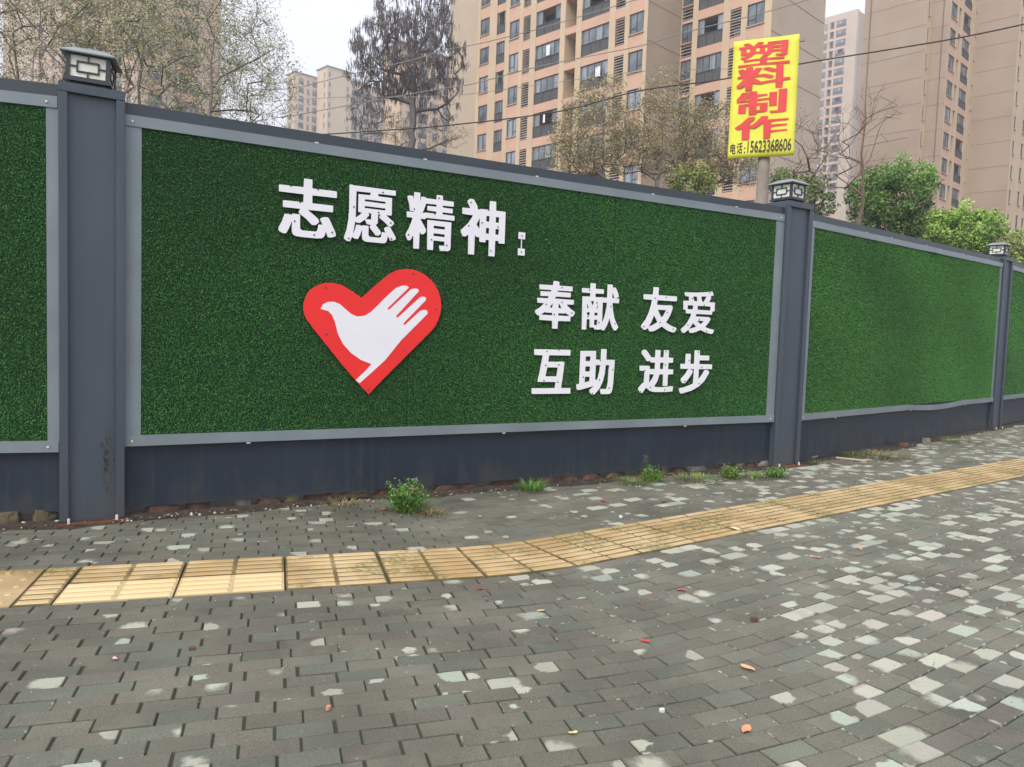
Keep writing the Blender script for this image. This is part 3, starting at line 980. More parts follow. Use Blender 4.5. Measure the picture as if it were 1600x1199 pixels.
CH = [('志', 1.004, 1.431, 2.012, 2.44), ('愿', 1.492, 1.906, 2.013, 2.44), ('精', 1.991, 2.409, 2.002, 2.446), ('神', 2.47, 2.882, 1.995, 2.452),
      ('奉', 3.208, 3.622, 1.41, 1.83), ('献', 3.694, 4.113, 1.412, 1.836), ('友', 4.388, 4.822, 1.419, 1.844), ('爱', 4.884, 5.315, 1.418, 1.841),
      ('互', 3.202, 3.607, 0.83, 1.225), ('助', 3.672, 4.092, 0.82, 1.241), ('进', 4.386, 4.813, 0.829, 1.244), ('步', 4.896, 5.316, 0.82, 1.25)]
YF, YB = -0.025, -0.018
SCR = MB().tube([(0, 0, 0), (0, -0.003, 0)], 0.0065, 7).mesh('screw_head', M_screw)
NM = {'志': 'first', '愿': 'second', '精': 'third', '神': 'fourth'}
for k, (c, u0, u1, z0, z1) in enumerate(CH):
    bx_, by_ = {'精': (0.024, 0.011), '献': (0.022, 0.010), '愿': (0.024, 0.012), '爱': (0.026, 0.014), '奉': (0.032, 0.016)}.get(c, (0.033, 0.020))
    me = glyph(c, (u0, u1, z0, z1), (YF, YB), bx_, by_)
    me.materials.clear(); me.materials.append(M_white)
    me.name = 'character'
    o = link('character', me, main)
    o['label'] = f'cut-out white character {c}'
    # screws sit on the strokes: pick face centres of the front caps
    fr = [p for p in me.polygons if p.normal.y < -0.9 and p.area > 0.0003]
    rs = random.Random(k)
    rs.shuffle(fr)
    got = []
    for p in fr:
        q = p.center
        if all((q - g).length > 0.12 for g in got):
            got.append(q.copy())
        if len(got) >= 6: break
    for q in got:
        link('screw_head', SCR, o, (q.x, YF - 0.0005, q.z))
col = MB()
col.box((3.016, YF, 2.165), (3.081, YB, 2.222)); col.box((3.016, YF, 2.026), (3.081, YB, 2.084)); col.box((3.044, YF + 0.002, 2.084), (3.052, YB, 2.165))
o = col.build('colon', M_white, main)
for z in (2.193, 2.055): link('screw_head', SCR, o, (3.048, YF - 0.0005, z))

HEART = [(1.639, 1.589), (1.762, 1.702), (1.859, 1.786), (1.925, 1.822), (1.992, 1.836), (2.05, 1.836), (2.095, 1.827), (2.143, 1.81), (2.183, 1.787), (2.224, 1.757), (2.255, 1.719), (2.285, 1.675), (2.302, 1.624), (2.311, 1.575), (2.31, 1.527), (2.302, 1.483), (2.289, 1.444), (2.265, 1.396), (2.23, 1.352), (2.111, 1.236), (1.944, 1.072), (1.813, 0.944), (1.713, 0.841), (1.617, 0.936), (1.487, 1.083), (1.36, 1.234), (1.267, 1.344), (1.213, 1.418), (1.198, 1.455), (1.194, 1.491), (1.195, 1.522), (1.201, 1.551), (1.225, 1.605), (1.248, 1.632), (1.277, 1.652), (1.312, 1.672), (1.352, 1.686), (1.39, 1.690), (1.429, 1.687), (1.47, 1.68), (1.507, 1.666), (1.571, 1.632)]
HAND = [(1.322, 1.49), (1.34, 1.525), (1.378, 1.545), (1.424, 1.548), (1.471, 1.532), (1.511, 1.498), (1.559, 1.462), (1.607, 1.444), (1.663, 1.451), (1.718, 1.484), (1.766, 1.533), (1.847, 1.616), (1.92, 1.683), (1.97, 1.703), (2.010, 1.704), (2.026, 1.690), (1.851, 1.517), (1.863, 1.505), (2.047, 1.680), (2.078, 1.686), (2.104, 1.684), (2.112, 1.667), (1.924, 1.459), (1.936, 1.446), (2.125, 1.620), (2.149, 1.626), (2.173, 1.62), (2.175, 1.599), (1.986, 1.404), (1.998, 1.391), (2.129, 1.511), (2.159, 1.52), (2.187, 1.516), (2.194, 1.492), (2.073, 1.371), (1.973, 1.272), (1.907, 1.191), (1.842, 1.111), (1.737, 1.015), (1.637, 0.928), (1.606, 0.952), (1.68, 1.022), (1.731, 1.078), (1.646, 1.108), (1.565, 1.161), (1.5, 1.229), (1.459, 1.305), (1.434, 1.396), (1.41, 1.448), (1.379, 1.477), (1.348, 1.483)]
h_ = MB(); h_.prism(HEART, YF, YB)
heart = h_.build('heart_emblem', M_red, main)
hd = MB(); hd.prism(HAND, YF - 0.0018, YF - 0.0002)
hd.build('hand_shape', M_white, heart)
for q in ((2.06, 1.80), (1.36, 1.65), (2.27, 1.53), (1.37, 1.30), (2.0, 1.19), (1.71, 0.88)):
    link('screw_head', SCR, heart, (q[0], YF - 0.0005, q[1]))

# ------------------------------------------------------------------ soil, rubble and weeds along the foot of the hoarding
so_ = MB()
rs = random.Random(8)
prev = None
segs = [(FENCE[i], FENCE[i + 1]) for i in range(len(FENCE) - 1)]
for a, b in segs:
    d = (b - a); L_ = np.hypot(*d); d = d / L_; nrm = np.array([-d[1], d[0]])
    n = max(2, int(L_ / 0.07))
    for i in range(n + 1):
        p = a + d * L_ * i / n
        fr = 0.07 + 0.07 * noise1(p[0] * 3, p[1] * 3) + rs.uniform(0, 0.035) + 0.05 * noise1(p[0] * .8, p[1] * .8, 2)
        row = []
        for w, h in ((-fr, 0.000), (-fr * 0.5, 0.010 + rs.uniform(0, 0.006)), (0.0, 0.018 + rs.uniform(0, 0.01)), (0.12, 0.02), (0.5, 0.01)):
            q = p + nrm * w
            row.append((q[0], q[1], h))
        if prev:
            so_.add(prev + row, [(k, 5 + k, 6 + k, 1 + k) for k in range(4)])
        prev = row
tag(so_.build('soil_verge', M_soil, None, smooth=True), kind='structure')

def along(u, w, z=0.0, seg='main'):
    p, a = {'main': (g0, AM), 'right': (g1r, math.radians(42.34)), 'left': (g0l, AL)}[seg]
    return (p[0] + math.cos(a) * u - math.sin(a) * w, p[1] + math.sin(a) * u + math.cos(a) * w, z)

def rock_mesh(name, sx, sy, sz, m, seed, rough=0.18):
    r = random.Random(seed)
    mb = MB()
    vs = []
    for z in (0, 0.5, 1.0):
        for k in range(8):
            w = 2 * math.pi * k / 8 + 0.2
            q = 0.5 * (1 + r.uniform(-rough, rough)) * (0.85 if z != 0.5 else 1)
            cx = max(-0.42, min(0.42, q * math.cos(w) * 1.2)); cy = max(-0.42, min(0.42, q * math.sin(w) * 1.2))
            vs.append((cx * sx, cy * sy, z * sz * (1 + r.uniform(-rough, rough) * 0.6)))
    fs = [tuple(reversed(range(8))), tuple(range(16, 24))]
    for l_ in (0, 8):
        fs += [(l_ + k, l_ + (k + 1) % 8, l_ + 8 + (k + 1) % 8, l_ + 8 + k) for k in range(8)]
    mb.add(vs, fs)
    return mb.mesh(name, m)
M_brk = [mat('old_red_brick', (0.15, 0.080, 0.055), 0.92, scale=14, col2=(0.075, 0.055, 0.042), bump=0.7, bscale=50),
         mat('mossy_yellow_brick', (0.16, 0.125, 0.075), 0.92, scale=12, col2=(0.08, 0.068, 0.042), bump=0.7, bscale=50),
         mat('grey_rubble_stone', (0.27, 0.25, 0.22), 0.92, scale=12, col2=(0.14, 0.13, 0.11), bump=0.7, bscale=50)]
RUB = []
u = 0.12
i = 0
while u < 6.1:
    w = rs.uniform(0.12, 0.30)
    RUB.append(('main', u + w / 2, w, rs.choice((0, 0, 0, 1, 2)))); u += w + rs.choice((0.01, 0.02, 0.05, 0.16))
for u_, w, k in ((-0.10, 0.16, 1), (-0.30, 0.17, 1), (-0.48, 0.15, 0), (-0.70, 0.18, 0)): RUB.append(('left', u_, w, k))
for u_, w, k in ((0.5, 0.3, 2), (2.75, 0.13, 0), (3.55, 0.10, 2)): RUB.append(('right', u_, w, k))
ordn = ['first', 'second', 'third', 'fourth', 'fifth', 'sixth', 'seventh', 'eighth', 'ninth', 'tenth', 'eleventh', 'twelfth', 'thirteenth', 'fourteenth',
        'fifteenth', 'sixteenth', 'seventeenth', 'eighteenth', 'nineteenth', 'twentieth', 'twenty-first', 'twenty-second', 'twenty-third', 'twenty-fourth', 'twenty-fifth', 'twenty-sixth', 'twenty-seventh', 'twenty-eighth']
cnt = {}
for i, (sg, u_, w, k) in enumerate(RUB):
    nm = ('brick', 'brick', 'stone')[k]
    me = rock_mesh(nm, w, rs.uniform(0.10, 0.14), rs.uniform(0.055, 0.085) if sg != 'left' else 0.095, M_brk[k], i, 0.16)
    o = link(nm, me, None, along(u_, 0.075 + rs.uniform(-0.02, 0.02) if not (sg == 'right' and u_ > 2) else -0.10, -0.004, sg),
             {'main': AM, 'right': 0.74, 'left': AL}[sg] + rs.gauss(0, 0.12))
    cnt[sg] = cnt.get(sg, 0) + 1
    where = {'main': 'under the lettered panel', 'left': 'under the leftmost panel', 'right': 'under the plain turf panel'}[sg]
    frm = {'main': 'from nearest post', 'left': 'from nearest post', 'right': 'from middle post'}[sg]
    tag(o, f"{('old reddish', 'mossy yellowish', 'pale grey')[k]} {nm} {where}, {ordn[cnt[sg] - 1]} in line {frm}", 'rubble', 'broken bricks and stones below the hoarding')

# small stones and crumbs: nobody could count them
pb = MB()
for i in range(760):
    if i < 230:
        u_ = rs.uniform(-0.9, 6.3); w_ = -abs(rs.gauss(0.04, 0.07)); p = along(u_, w_, 0.008)
        s = rs.uniform(0.004, 0.011) * (1.3 if u_ < 1 else 1)
    elif i < 330:
        p = along(rs.uniform(0.2, 6.5), -abs(rs.gauss(0.05, 0.1)), 0.006, 'right'); s = rs.uniform(0.005, 0.013)
    else:
        px, py = rs.uniform(0, 1600), rs.uniform(760, 1199)
        q = on_ground(px, py); p = (q[0], q[1], 0.0); s = rs.uniform(0.0015, 0.0045)
        if behind_fence(q[:2], -0.02): continue
    c = (0.48, 0.45, 0.39) if rs.random() < 0.45 else (0.26, 0.18, 0.13)
    a = rs.uniform(0, 6.28)
    vs = [(p[0] + s * rs.uniform(.6, 1.3) * math.cos(a + k * 1.57), p[1] + s * rs.uniform(.6, 1.3) * math.sin(a + k * 1.57), p[2]) for k in range(4)] + [(p[0], p[1], p[2] + s * 1.1)]
    pb.add(vs, [(0, 1, 4), (1, 2, 4), (2, 3, 4), (3, 0, 4)], col=c)
tag(pb.build('gravel_crumbs', M_leaf), kind='stuff')

# dead leaf litter caught against the foot of the hoarding
lt = MB()
for i in range(420):
    if i < 300: p = along(rs.uniform(-0.6, 6.25), -abs(rs.gauss(0.03, 0.09)), 0.0, 'main')
    else: p = along(rs.uniform(0.1, 6.6), -abs(rs.gauss(0.03, 0.10)), 0.0, 'right')
    s = rs.uniform(0.006, 0.018); a = rs.uniform(0, 6.28); z = rs.uniform(0.012, 0.03)
    c = rs.choice(((0.16, 0.09, 0.05), (0.22, 0.15, 0.08), (0.10, 0.07, 0.045), (0.25, 0.20, 0.12)))
    vs = [(p[0] + s * math.cos(a + k * 1.57) * (1 if k % 2 else 0.5), p[1] + s * math.sin(a + k * 1.57) * (1 if k % 2 else 0.5), z + rs.uniform(-0.004, 0.006)) for k in range(4)]
    lt.add(vs, [(0, 1, 2), (0, 2, 3)], col=c)
tag(lt.build('leaf_litter', M_leaf), kind='stuff')

# weeds
def blade(mb, p, d, L_, w, col, droop=0.5):
    p = np.array(p, float); d = np.array(d, float); d /= np.linalg.norm(d)
    s = np.cross(d, [0, 0, 1.0]); s /= np.linalg.norm(s) + 1e-6
    a = p; b = p + d * L_ * 0.5; e = d + np.array([d[0], d[1], -droop]) ; c = b + e / np.linalg.norm(e) * L_ * 0.5
    mb.add([tuple(a - s * w / 2), tuple(a + s * w / 2), tuple(b + s * w / 2), tuple(b - s * w / 2), tuple(c)], [(0, 1, 2, 3), (3, 2, 4)], col=col)

def leaf(mb, p, n, s, col, asp=0.6, rnd=random):
    n = np.array(n, float); n /= np.linalg.norm(n) + 1e-9
    a = np.cross(n, [rnd.uniform(-1, 1), rnd.uniform(-1, 1), rnd.uniform(-1, 1)]); a /= np.linalg.norm(a) + 1e-9
    b = np.cross(n, a)
    p = np.array(p, float)
    mb.add([tuple(p - a * s), tuple(p - b * s * asp), tuple(p + a * s), tuple(p + b * s * asp)], [(0, 1, 2, 3)], col=col)

def weed(name, loc, r, h, n, label, cat, cols, leafy=0.0, seed=0, group=None, bl=1.0):
    rw = random.Random(seed)
    root = empty(name, loc)
    tag(root, label, cat, group)
    mb = MB()
    for i in range(n):
        a = rw.uniform(0, 6.28); q = r * math.sqrt(rw.random()) * 0.7
        up = rw.uniform(0.5, 2.2)
        c = tuple(x * rw.uniform(0.7, 1.35) for x in rw.choice(cols))
        blade(mb, (q * math.cos(a), q * math.sin(a), 0.005), (math.cos(a) + rw.uniform(-.5, .5), math.sin(a) + rw.uniform(-.5, .5), up), h * bl * rw.uniform(0.4, 1.0), rw.uniform(0.003, 0.006), c)
    tag(mb.build('grass_blades', M_leaf, root), kind='stuff')
    if leafy:
        m2 = MB()
        stems = int(leafy)
        for s_ in range(stems):
            a = rw.uniform(0, 6.28); q = r * 0.55 * math.sqrt(rw.random())
            top = (q * 1.35 * math.cos(a), q * 1.35 * math.sin(a), h * rw.uniform(0.55, 1.15))
            bot = (q * 0.6 * math.cos(a), q * 0.6 * math.sin(a), 0)
            m2.tube([bot, top], [0.003, 0.0015], 3, col=(0.07, 0.13, 0.03))
            for k in range(26):
                f = rw.uniform(0.12, 1.0)
                pp = [bot[j] + (top[j] - bot[j]) * f + rw.gauss(0, 0.014) for j in range(3)]
                c = tuple(x * rw.uniform(0.65, 1.4) for x in rw.choice(cols))
                leaf(m2, pp, (rw.uniform(-1, 1), rw.uniform(-1, 1), rw.uniform(0.2, 1.5)), rw.uniform(0.007, 0.016), c, 0.55, rw)
            if rw.random() < 0.35:
                for k in range(6):
                    leaf(m2, [top[j] + rw.gauss(0, 0.008) for j in range(3)], (0, -1, 0.5), 0.006, (0.16, 0.15, 0.14), 0.9, rw)
        tag(m2.build('leaves', M_leaf, root), kind='stuff')
    return root
GR = [(0.12, 0.25, 0.045), (0.16, 0.32, 0.05), (0.08, 0.17, 0.035)]
DRY = [(0.22, 0.17, 0.08), (0.30, 0.24, 0.12), (0.12, 0.15, 0.05)]
p = on_ground(636, 800)
weed('weed_clump', (p[0], p[1], 0.005), 0.20, 0.22, 130, 'largest leafy green weed, in front of the lettered panel below the heart', 'weed', GR, leafy=48, seed=1)
p = on_ground(672, 805)
weed('dry_grass_tuft', (p[0], p[1], 0.003), 0.18, 0.07, 220, 'dry straw-coloured grass right beside the largest weed', 'grass tuft', DRY, seed=7)
p = on_ground(540, 795)
weed('dry_grass_tuft', (p[0], p[1], 0.01), 0.22, 0.10, 110, 'thin dry grass against the soil left of the largest weed', 'grass tuft', DRY, seed=17)
p = on_ground(831, 768)
weed('grass_tuft', (p[0], p[1], 0.005), 0.14, 0.16, 200, 'bright green grass tuft, first to the right of the largest weed', 'grass tuft', GR, seed=2)
p = on_ground(1018, 753)
weed('grass_tuft', (p[0], p[1], 0.005), 0.11, 0.21, 120, 'tallest thin green grass tuft halfway between big weed and middle post', 'grass tuft', GR, leafy=5, seed=3)
p = on_ground(990, 757)
weed('dry_grass_tuft', (p[0], p[1], 0.005), 0.26, 0.09, 240, 'olive grass patch left of the tallest thin green tuft', 'grass tuft', DRY + GR, seed=4)
p = on_ground(1090, 752)
weed('dry_grass_tuft', (p[0], p[1], 0.005), 0.34, 0.09, 340, 'patch of mixed olive grass on pale soil left of the fern-like weed', 'grass tuft', DRY + GR, seed=5)
p = on_ground(1140, 748)
weed('weed_clump', (p[0], p[1], 0.005), 0.14, 0.12, 90, 'low fern-like green weed left of the middle post', 'weed', GR, leafy=14, seed=6)
p = on_ground(1180, 748)
weed('dry_grass_tuft', (p[0], p[1], 0.005), 0.18, 0.11, 170, 'olive grass between two green weeds near the middle post', 'grass tuft', DRY + GR, seed=16)
p = on_ground(1212, 746)
weed('weed_clump', (p[0], p[1], 0.005), 0.18, 0.09, 110, 'flat green weed at the foot of the middle post', 'weed', GR, leafy=24, seed=8)
p = on_ground(1275, 726)
weed('grass_tuft', (p[0], p[1], 0.005), 0.12, 0.07, 60, 'small pale tuft just right of the middle post', 'grass tuft', DRY + GR, seed=9)
p = on_ground(1375, 714)
weed('dry_grass_tuft', (p[0], p[1], 0.003), 0.6, 0.08, 900, 'widest patch of dry flattened grass below the plain turf panel', 'grass tuft', DRY, seed=10)
p = on_ground(1325, 714)
weed('grass_tuft', (p[0], p[1], 0.005), 0.25, 0.11, 200, 'grass tuft left end of the dry patch below the plain panel', 'grass tuft', DRY + GR, seed=12)
p = on_ground(1490, 690)
weed('dry_grass_tuft', (p[0], p[1], 0.003), 0.6, 0.07, 420, 'thin dry grass patch before the farthest post', 'grass tuft', DRY + GR, seed=13)
st = MB()
a_, b_ = on_ground(1306, 718), on_ground(1354, 722)
st.tube([(a_[0], a_[1], 0.02), (b_[0], b_[1], 0.012)], 0.012, 6)
tag(st.build('dry_stick', mat('bleached_wood', (0.52, 0.44, 0.34), 0.8)), 'pale straight stick lying by the dry grass below the plain panel', 'stick')
st = MB()
a_, b_ = on_ground(168, 812), on_ground(180, 798)
st.tube([(a_[0], a_[1], 0.02), (b_[0], b_[1], 0.07)], 0.004, 5)
tag(st.build('dry_twig', mat('dry_straw', (0.40, 0.30, 0.20), 0.8)), 'short dry twig leaning on the foot of the nearest post', 'stick')

# fallen leaves and scraps
LV = [(1008, 1002, 0.020, (0.62, 0.06, 0.07), 'red', 'crumpled red petal on the dark pavers near the middle of the pavement', 'leaf'),
      (1168, 1045, 0.030, (0.75, 0.36, 0.20), 'orange', 'broad peach-orange fallen leaf touching a pale worn paver', 'leaf'),
      (1166, 1141, 0.030, (0.74, 0.30, 0.16), 'orange', 'narrow orange fallen leaf, the lowest one right of centre', 'leaf'),
      (845, 955, 0.018, (0.62, 0.50, 0.25), 'yellow', 'small curled yellow leaf just below the tactile strip', 'leaf'),
      (1275, 871, 0.030, (0.55, 0.27, 0.14), 'brown', 'brown-orange leaf below the strip, left of its twin', 'leaf'),
      (1343, 858, 0.026, (0.62, 0.27, 0.14), 'orange', 'rust-orange leaf below the strip, right of its twin', 'leaf'),
      (180, 1030, 0.016, (0.72, 0.42, 0.42), 'pink', 'pale pink petal at the lower left on dark pavers', 'leaf'),
      (942, 783, 0.035, (0.50, 0.09, 0.07), 'red', 'dull red petal above the strip, left of the pinkish one', 'leaf'),
      (1037, 784, 0.030, (0.42, 0.17, 0.14), 'pink', 'pinkish petal above the strip below the tall grass tuft', 'leaf'),
      (1135, 750, 0.030, (0.42, 0.10, 0.05), 'brown', 'reddish brown leaf in front of the fern-like weed', 'leaf'),
      (600, 797, 0.030, (0.30, 0.12, 0.07), 'brown', 'brown leaf on the soil left of the largest weed', 'leaf'),
      (750, 808, 0.026, (0.45, 0.25, 0.18), 'brown', 'tan leaf right of the dry grass by the largest weed', 'leaf'),
      (663, 803, 0.028, (0.28, 0.11, 0.06), 'brown', 'dark brown leaf under the dry grass by the largest weed', 'leaf'),
      (1292, 780, 0.030, (0.62, 0.42, 0.22), 'tan', 'tan leaf lying on the tactile strip farther right', 'leaf'),
      (1145, 828, 0.060, (0.72, 0.58, 0.33), 'yellow', 'long pale yellow leaf across the tactile strip', 'leaf'),
      (749, 921, 0.018, (0.30, 0.05, 0.05), 'red', 'dark red scrap at the lower edge of the tactile strip', 'leaf'),
      (830, 868, 0.022, (0.12, 0.09, 0.05), 'brown', 'dark withered scrap on the tactile strip', 'leaf'),
      (895, 1146, 0.016, (0.62, 0.55, 0.22), 'yellow', 'tiny yellow-green leaf in a joint near the bottom edge', 'leaf')]
for i, (px, py, s, c, _, lab, cat) in enumerate(LV):
    q = on_ground(px, py, 0.004)
    mb = MB(); rl = random.Random(i + 40)
    n = 8; a = rl.uniform(0, 6.28)
    vs = [(0, 0, 0.004)]
    for k in range(n):
        w = 2 * math.pi * k / n
        x, y = math.cos(w) * s * (1.15 if k % 4 == 0 else 1) * rl.uniform(0.9, 1.1), math.sin(w) * s * 0.5 * rl.uniform(0.85, 1.15)
        vs.append((x * math.cos(a) - y * math.sin(a), x * math.sin(a) + y * math.cos(a), 0.003 + rl.uniform(0, s * 0.3)))
    mb.add(vs, [(0, k + 1, (k + 1) % n + 1) for k in range(n)], col=c)
    tag(link('fallen_leaf', mb.mesh('fallen_leaf', M_leaf), None, (q[0], q[1], 0.003)), lab, cat, 'fallen leaves and petals')
q = on_ground(1178, 972)
tag(link('brick_chip', rock_mesh('brick_chip', 0.04, 0.028, 0.022, M_brk[0], 77), None, (q[0], q[1], 0.002), 0.5), 'little reddish brick chip on the pavers right of centre', 'brick chip')
q = on_ground(300, 1016)
tag(link('brick_chip', rock_mesh('brick_chip', 0.03, 0.02, 0.014, M_brk[0], 78), None, (q[0], q[1], 0.0), 0.2), 'small dark chip stuck in a joint at the lower left', 'brick chip')
q = on_ground(513, 1110)
tag(link('brick_chip', rock_mesh('brick_chip', 0.022, 0.016, 0.014, mat('orange_brick_chip', (0.62, 0.28, 0.17), 0.9), 79), None, (q[0], q[1], 0.002), 1.2), 'tiny orange chip on pavers left of the bottom centre', 'brick chip')
M_wst = mat('white_pebble', (0.72, 0.70, 0.64), 0.8)
for px, py, lab in ((1034, 1113, 'white pebble left of the lowest orange leaf'), (970, 811, 'white pebble just above the strip, right of centre'), (37, 822, 'white stone on the soil by the left edge'), (62, 818, 'white stone between the left edge and the nearest post'), (89, 820, 'white stone against the left corner of the nearest post'), (166, 808, 'white lump on the base of the nearest post')):
    q = on_ground(px, py)
    s = 0.022 if py > 1000 else (0.03 if py > 790 else 0.07)
    tag(link('pebble', rock_mesh('pebble', s, s * 0.8, s * 0.6, M_wst, px), None, (q[0], q[1], 0.0 if py > 830 else 0.008), px), lab, 'pebble', 'single pale pebbles')
# red paint smears on the pavers
M_smear = mat('faded_red_paint', (0.50, 0.13, 0.14), 0.8, scale=80, col2=(0.25, 0.09, 0.09), contrast=(0.45, 0.6))
pm = MB()
for px, py, s in ((1066, 921, 0.030), (1042, 928, 0.018), (1024, 933, 0.014), (1012, 936, 0.012), (1000, 940, 0.020), (1080, 926, 0.012)):
    q = on_ground(px, py, 0.0036)
    for j in range(5):
        cx, cy = q[0] + rs.gauss(0, s * .45), q[1] + rs.gauss(0, s * .45); r_ = s * rs.uniform(0.2, 0.5)
        a0 = rs.uniform(0, 6)
        vs = [(cx + r_ * rs.uniform(0.5, 1.2) * math.cos(a0 + k * 0.9), cy + r_ * rs.uniform(0.5, 1.2) * math.sin(a0 + k * 0.9), 0.0045 + j * 0.0002) for k in range(7)]
        pm.add(vs, [tuple(range(7))])
tag(pm.build('paint_smear', M_smear), 'row of faded red paint smears across the pavers below the strip', 'paint mark')

# ------------------------------------------------------------------ banner sign on its pole
SG = at(1190, 250, 13.0)
SA = math.radians(-24)
sr = empty('banner_sign', (SG[0], SG[1], 0), SA)
tag(sr, 'yellow banner sign with red characters on a concrete pole behind the hoarding', 'sign')
pm = MB(); pm.tube([(0.02, 0.14, 0), (0.02, 0.14, 6.35)], [0.115, 0.095], 16)
pm.build('pole', M_conc, sr, smooth=False)
nx, nz = 14, 22
bx0, bx1, bz0, bz1 = -0.555, 0.50, 4.485, 6.452
vs, fs = [], []
for j in range(nz + 1):
    for i in range(nx + 1):
        x = bx0 + (bx1 - bx0) * i / nx; z = bz0 + (bz1 - bz0) * j / nz
        x += (0.02 * (i / nx - 0.5)) * (1 - j / nz) 
        y = 0.006 * math.sin(x * 7 + z * 3) + 0.004 * math.sin(z * 9 - x * 4)
        vs.append((x, y, z))
for j in range(nz):
    for i in range(nx):
        a = j * (nx + 1) + i
        fs.append((a, a + 1, a + nx + 2, a + nx + 1))
bm = MB(); bm.add(vs, fs)
ban = bm.build('banner_sheet', M_bannerY, sr, smooth=True)
md = ban.modifiers.new('thick', 'SOLIDIFY'); md.thickness = 0.004; md.offset = 1
for z in (6.36, 4.56):
    b_ = MB(); b_.box((-0.52, 0.012, z - 0.02), (0.58 if z > 5 else 0.49, 0.045, z + 0.02))
    b_.build('crossbar', M_conc, sr)
for c, box in (('塑', (-0.464, 0.371, 6.006, 6.40)), ('料', (-0.475, 0.396, 5.609, 6.00)), ('制', (-0.458, 0.356, 5.203, 5.59)), ('作', (-0.466, 0.402, 4.786, 5.165))):
    me = glyph(c, box, (-0.0150, -0.0125), 0.036 if c != '塑' else 0.020, 0.014 if c != '塑' else 0.006, N=90)
    me.materials.clear(); me.materials.append(M_bannerR)
    o = link('character', me, sr); o['label'] = f'red character {c}'
for t_, box in (('电', (-0.526, -0.437, 4.56, 4.745)), ('话', (-0.419, -0.321, 4.56, 4.75)), (':', (-0.296, -0.274, 4.565, 4.665))):
    me = glyph(t_, box, (-0.0150, -0.0125), 0.02, 0.012, N=60)
    me.materials.clear(); me.materials.append(M_bannerK)
    link('character', me, sr)
me = glyph('15623368606', (-0.240, 0.465, 4.565, 4.765), (-0.0150, -0.0125), 0.014, 0.012, N=420)
me.materials.clear(); me.materials.append(M_bannerK)
link('phone_number', me, sr)

